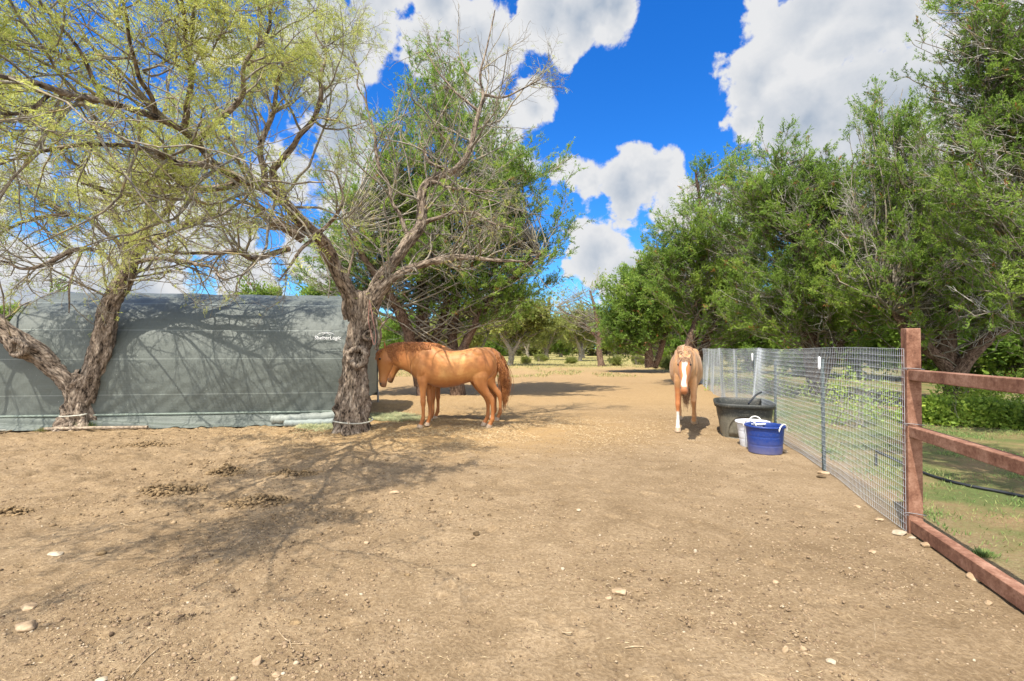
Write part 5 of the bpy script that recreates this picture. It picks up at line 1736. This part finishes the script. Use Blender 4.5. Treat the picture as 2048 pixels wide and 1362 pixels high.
def pix_scatter(n, seed, y0=1.6, y1=12, xl=-9, xr=6):
    rs = RS(seed)
    y = y0 * (y1 / y0) ** (rs.uniform(0, 1, n) ** .85)
    x = rs.uniform(-1.12, 1.12, n) * y
    side = x - 3.15 - .2896 * (y - 3.94)
    ok = (side < 0) & (x > xl)
    x, y = x[ok], y[ok]
    d = vn2(x * .9, y * .9, seed) * .6 + vn2(x * 3, y * 3, seed + 1) * .4
    ok = rs.uniform(size=len(x)) < np.clip((d - .30) * 3.2, .12, 1)
    return x[ok], y[ok]


x, y = pix_scatter(80000, 81)
s = rs.gamma(2.0, .0017, len(x)) + .0016
s = np.minimum(s, .014)
rock_swarm('gravel', np.stack([x, y, gz(x, y) + s * .15], -1), s, M_GRAVEL, 'loose gravel and soil crumbs scattered over the dirt', 'gravel', 'stuff', 82)

# trodden clods of the rough left area
x, y = pix_scatter(22000, 83, 3.8, 9.6)
ok = RS(5).uniform(size=len(x)) < np.clip((-x + .3) / 2.2, 0, 1)
x, y = x[ok], y[ok]
k = vn2(x * 1.3, y * 1.3, 55) + .25 * RS(6).normal(size=len(x)) > .55
x, y = x[k], y[k]
s = np.minimum(rs.gamma(1.7, .0045, len(x)) + .003, .026)
M_CLOD = attr_ramp_mat('soil clods', [(0.0, (.12, .080, .044)), (0.5, (.22, .152, .085)), (1.0, (.32, .23, .135))])
rock_swarm('soil_clods', np.stack([x, y, gz(x, y) + s * .1], -1), s, M_CLOD, 'trodden clods of dry soil on the left side of the paddock', 'soil', 'stuff', 84)


def pile(px, py, rw, rd, n, h, label, seed, sz=.018, m=None, spread=.42):
    rs = RS(seed)
    cx, cy, _ = gp(px, py)
    r = rs.uniform(0, 1, n) ** .6; a = rs.uniform(0, 6.28, n)
    x = cx + np.cos(a) * r * rw; y = cy + np.sin(a) * r * rd
    z = gz(x, y) + 1.15 * h * (1 - r) ** 1.2 * rs.uniform(.3, 1, n)
    o = rock_swarm('manure_pile', np.stack([x, y, z], -1), sz * rs.uniform(.6, 1.3, n), m or M_DUNG, label, 'manure', seed=seed, lows=False)
    o['group'] = 'manure piles on the dirt'


pile(453, 945, .22, .16, 150, .11, 'dark crumbly manure heap in the branch shadow, the tallest one', 1, .022)
pile(345, 985, .36, .20, 210, .075, 'wide brown manure heap left of the branch shadow', 2, .020)
pile(515, 1005, .34, .20, 220, .065, 'flattened brown manure heap in the branch shadow nearest the camera', 3, .018)
pile(590, 950, .34, .16, 170, .04, 'thin scattered manure heap under the thick branch shadow', 4, .017)
pile(25, 1026, .16, .10, 90, .06, 'small dark manure heap at the left edge', 5, .018)
pile(600, 862, .26, .12, 90, .05, 'small manure heap beside the foot of the shelter', 6, .022)
pile(290, 892, .5, .18, 130, .03, 'row of broken manure below the fork-trunked mesquite', 7, .022)

# straw litter
def litter(name, x, y, L, wd, m, label, cat, seed, tilt=.12, z0=.004):
    rs = RS(seed)
    n = len(x)
    a = rs.uniform(0, 6.28, n)
    D = np.stack([np.cos(a), np.sin(a), rs.normal(size=n) * tilt], -1)
    V = blades(rs, np.stack([x, y, gz(x, y) + z0], -1), D, L * rs.uniform(.5, 1.4, n), wd * rs.uniform(.7, 1.3, n))
    acc = Acc(); acc.quads(V, rs.uniform(0, 1, n))
    o = acc.build(name, m, None, False)
    tag(o, label, cat, kind='stuff')


x, y = pix_scatter(14000, 91, 1.6, 14)
litter('straw', x, y, .035, .0011, ML_STRAW, 'thin bits of straw scattered over the dirt', 'straw', 92)
rs = RS(93)
n = 26000
x = rs.normal(size=n) * 1.9 - .9; y = 9.0 + rs.normal(size=n) * 1.1
k = (vn2(x * 1.5, y * 1.5, 66) > .35) & (y > 6.8)
litter('trampled_hay', x[k], y[k], .06, .0022, ML_STRAW, 'trampled yellow hay under and around the horses', 'hay', 94, .3, .008)
n = 26000
cx, cy, _ = G(765, 838)
r = rs.uniform(0, 1, n) ** .7; a = rs.uniform(0, 6.28, n)
x = cx + np.cos(a) * r * .85 + .0; y = cy + np.sin(a) * r * .55 + .1
x2 = rs.uniform(-4.0, -2.9, 9000); y2 = 9.15 + rs.normal(size=9000) * .18
x = np.concatenate([x, x2]); y = np.concatenate([y, y2])
z = .05 * (vn2(x * 5, y * 5, 3) > .3) * rs.uniform(0, 1, len(x))
D = np.stack([rs.normal(size=len(x)), rs.normal(size=len(x)), rs.normal(size=len(x)) * .35], -1)
V = blades(rs, np.stack([x, y, gz(x, y) + .005 + z], -1), D, rs.uniform(.04, .11, len(x)), np.full(len(x), .0022))
acc = Acc(); acc.quads(V, np.clip(rs.uniform(0, .7, len(x)) + .3 * vn2(x * 4, y * 4, 8), 0, 1))
o = acc.build('hay', ML_HAY, None, False)
tag(o, 'pale green hay spread around the foot of the mesquite before the horse', 'hay', kind='stuff')

# grass beyond the fence, and in the far pasture
rs = RS(95)
n = 230000
y = 2.6 * (14 / 2.6) ** rs.uniform(0, 1, n)
x = 3.3 + .2896 * (y - 3.94) + .25 + rs.uniform(0, 1, n) ** 1.0 * (1.2 * y)
k = (vn2(x * .9, y * .9, 71) * .55 + vn2(x * 3.2, y * 3.2, 72) * .45 + .1 * rs.normal(size=n)) > np.where(y < 3.9, .68, .50)
x, y = x[k], y[k]
n = len(x)
D = np.stack([rs.normal(size=n) * .6, rs.normal(size=n) * .6, np.full(n, 1.0)], -1)
V = blades(rs, np.stack([x, y, gz(x, y) - .002], -1), D, rs.uniform(.02, .065, n), rs.uniform(.002, .005, n))
acc = Acc(); acc.quads(V, np.clip(rs.uniform(0, .7, n) + .45 * (vn2(x * 1.4, y * 1.4, 73) - .2), 0, 1))
tag(acc.build('grass', ML_GRASS, None, False), 'patchy short green grass on the far side of the fences', 'grass', kind='stuff')
n = 60000
y = 25 * (80 / 25) ** rs.uniform(0, 1, n)
x = rs.uniform(-.75, .5, n) * y
k = (vn2(x * .35, y * .2, 74) * .6 + vn2(x * 1.2, y * .7, 75) * .4) > .50 - np.clip((y - 30) / 90, 0, .2)
x, y = x[k], y[k]; n = len(x)
D = np.stack([rs.normal(size=n) * .5, rs.normal(size=n) * .5, np.full(n, 1.0)], -1)
V = blades(rs, np.stack([x, y, gz(x, y)], -1), D, rs.uniform(.05, .20, n), rs.uniform(.008, .02, n))
acc = Acc(); acc.quads(V, rs.uniform(0, 1, n))
tag(acc.build('dry_grass', ML_DRY, None, False), 'dry yellowing grass of the far pasture', 'grass', kind='stuff')


def leafy_bush(name, label, c, R, n, seed, ls=.05, m=None, cat='bush', group=None, stems=14):
    rs = RS(seed)
    t = thing(name, (c[0], c[1], float(gz(c[0], c[1]))), label, cat, group)
    d = nrm(rs.normal(size=(n, 3))); d[:, 2] = np.abs(d[:, 2]) * 1.0
    r = rs.uniform(0, 1, n) ** .35
    P = np.array([c[0], c[1], 0]) + d * np.array(R) * r[:, None]
    nz = vn3(P, 3.2, seed)
    k = nz > .45
    P = P[k]; d = d[k]; n = len(P)
    P[:, 2] = np.maximum(P[:, 2], .03)
    dirs = nrm(d + rs.normal(size=(n, 3)) * .8)
    V = blades(rs, P, dirs, ls * rs.uniform(.6, 1.4, n), ls * .38 * rs.uniform(.7, 1.3, n))
    acc = Acc(); acc.quads(V, np.clip(rs.uniform(0, .6, n) + .5 * vn3(P, 1.7, seed + 1) - .05, 0, 1))
    acc.build('foliage', m or ML_BUSH, t, False)
    s = Acc()
    S = np.repeat(np.array([[c[0], c[1], .0]]), stems, 0) + rs.normal(size=(stems, 3)) * np.array([R[0] * .3, R[1] * .3, 0])
    D = nrm(rs.normal(size=(stems, 3)) * .5 + np.array([0, 0, 1]))
    Pp = grow(rs, S, D, np.full(stems, R[2] * .95), 6, .15)
    s.tube(Pp, taper(np.full(stems, .009), 7, .3), 4)
    s.build('stems', MB_TWIG, t)
    return t


for i, (px, Y, rx, rz_, lab) in enumerate([
        (1875, 9.8, .75, .62, 'bright yellow-green leafy bush directly right of the corner post'),
        (1965, 9.6, .70, .60, 'bright green broad-leaved bush in the middle of the right-hand bush row'),
        (2060, 9.2, .8, .66, 'broad-leaved bush at the right edge behind the rails'),
        (1925, 11.5, .9, .95, 'darker bush standing behind the bright bush row'),
        (2030, 11.0, 1.0, 1.0, 'tall pale bush behind the rails near the right edge'),
        (1700, 9.6, .55, 1.15, 'tall loose green bush seen through the wire mesh'),
        (1760, 11.0, .9, .8, 'dark leafy bush behind the mesh left of the corner post'),
        (1650, 13.5, .9, .8, 'leafy bush at the foot of the stout cedar trunk'),
        (1560, 15.0, 1.1, .8, 'low bush seen through the mesh above the trough'),
        (1470, 17.0, 1.1, .8, 'low bush behind the mesh right of the walking horse')]):
    leafy_bush('leafy_bush', lab, (XR(px, Y), Y), (rx, rx * .8, rz_ * (.85 if i < 3 else 1)), (3600, 3600, 3600, 2600, 2600, 900, 700, 700, 700, 700)[i], 400 + i, .075 if i < 5 else .06, group='bushes behind the fences')
for (px, py, R, n, lab, m) in [(1966, 1112, .075, 320, 'small grey-green weed beside the bottom rail', ML_GRASS),
                               (175, 858, .22, 700, 'small green grass tuft at the foot of the fork-trunked mesquite', ML_GRASS),
                               (90, 862, .12, 200, 'sparse weed left of the fork-trunked mesquite', ML_DRY),
                               (1655, 905, .10, 200, 'weed growing against the nearest thin fence post', ML_GRASS)]:
    x, y, z = gp(px, py)
    rs = RS(int(px))
    t = thing('weed', (x, y, z), lab, 'weed')
    a = rs.uniform(0, 6.28, n); rr_ = np.abs(rs.normal(size=n)) * R * .45
    D = np.stack([np.cos(a) * .6, np.sin(a) * .6, np.full(n, 1.0) + rs.normal(size=n) * .3], -1)
    V = blades(rs, np.stack([x + np.cos(a) * rr_, y + np.sin(a) * rr_ * .6, np.full(n, z)], -1), D, rs.uniform(.3, 1.0, n) * R * .9, np.full(n, .004))
    acc = Acc(); acc.quads(V, rs.uniform(0, .8, n)); acc.build('foliage', m, t, False)


def cord(name, pts, r, m, label, cat, n=60, sides=8, group=None):
    P = smooth_path(pts, n)
    a = Acc(); a.tube(P[None], np.full((1, n), r), sides)
    o = a.build(name, m, None)
    tag(o, label, cat, group)
    return o


# hose / pipe on the grass, sticks, straps, rope
def gpts(L, up=.012): return [(gp(a, b)[0], gp(a, b)[1], gp(a, b)[2] + up) for a, b in L]


cord('water_pipe', gpts([(1752, 902), (1800, 925), (1860, 953), (1930, 972), (2000, 985), (2080, 1002), (2160, 1030)], .018), .016, M_DARK, 'black poly water pipe lying across the grass behind the rails', 'pipe')
p0 = gp(1752, 930)
cord('pipe_riser', [(p0[0], p0[1], 0), (p0[0], p0[1], .06), (p0[0] + .0, p0[1], .14)], .016, M_DARK, 'short upright black pipe end sticking out of the grass behind the mesh', 'pipe')
M_STRAP = mat('faded webbing', lambda nt: pbsdf(nt, ramp(nt, noise(nt, objc(nt), 20, 3), [(0.3, (.30, .29, .24)), (0.7, (.52, .50, .42))]), .85, .15))
M_PINK = mat('faded red rope', lambda nt: pbsdf(nt, (.30, .15, .12), .85, .15))
bb = W(706, 843, 8.85)
th = np.linspace(0, 2 * math.pi, 26)
cord('strap', [(bb[0] + .345 * math.cos(a), bb[1] + .345 * math.sin(a), bb[2] + .02 + .015 * math.sin(a * 2)) for a in th], .013, M_STRAP, 'faded webbing strap looped round the foot of the hollow-knotted mesquite', 'strap')
bb = W(165, 828, 9.15)
cord('strap', [(bb[0] + .32 * math.cos(a), bb[1] + .32 * math.sin(a), bb[2] + .02 * math.cos(a)) for a in th[6:-3]] + [tuple(np.array(gp(60, 860)) + (0, .1, .05)), tuple(np.array(gp(-20, 866)) + (0, 0, .03))], .012, M_STRAP,
     'faded strap round the fork-trunked mesquite trailing to the left', 'strap', 90)
cord('rope', [W(739, 600, 8.6), W(737, 640, 8.56), W(742, 665, 8.55), W(748, 690, 8.56), W(752, 672, 8.56), W(746, 640, 8.56), W(740, 604, 8.62)], .006, M_PINK, 'faded red rope hanging from the crotch of the hollow-knotted mesquite', 'rope')
M_STICK = mat('dry stick', lambda nt: pbsdf(nt, ramp(nt, noise(nt, objc(nt), 30, 3), [(0.3, (.20, .14, .08)), (0.7, (.44, .34, .22))]), .9, .1))
for (pts, r, lab) in [
        ([(555, 1258), (568, 1275), (580, 1285), (583, 1297)], .0028, 'bent pale stick in the lower left foreground'),
        ([(556, 1289), (585, 1288), (613, 1287)], .0025, 'straight thin stick lying crosswise below the bent pale stick'),
        ([(262, 1350), (290, 1318), (318, 1292)], .003, 'long thin dark stick at the bottom left'),
        ([(1250, 1299), (1270, 1296), (1287, 1297)], .004, 'short grey stick in the lower right foreground'),
        ([(1748, 1245), (1750, 1265), (1750, 1282)], .0022, 'thin curved straw stick in the right foreground'),
        ([(0, 870), (60, 852), (110, 842), (125, 836)], .012, 'long bare stick leaning by the fork-trunked mesquite'),
        ([(1124, 1268), (1136, 1270), (1144, 1269)], .004, 'short brown twig near the centre foreground'),
        ([(240, 1046), (252, 1050), (262, 1051)], .004, 'short dark twig left of the flattened manure heap')]:
    cord('stick', gpts(pts, r * 1.5), r, M_STICK, lab, 'stick', 30, 6, 'sticks on the dirt')
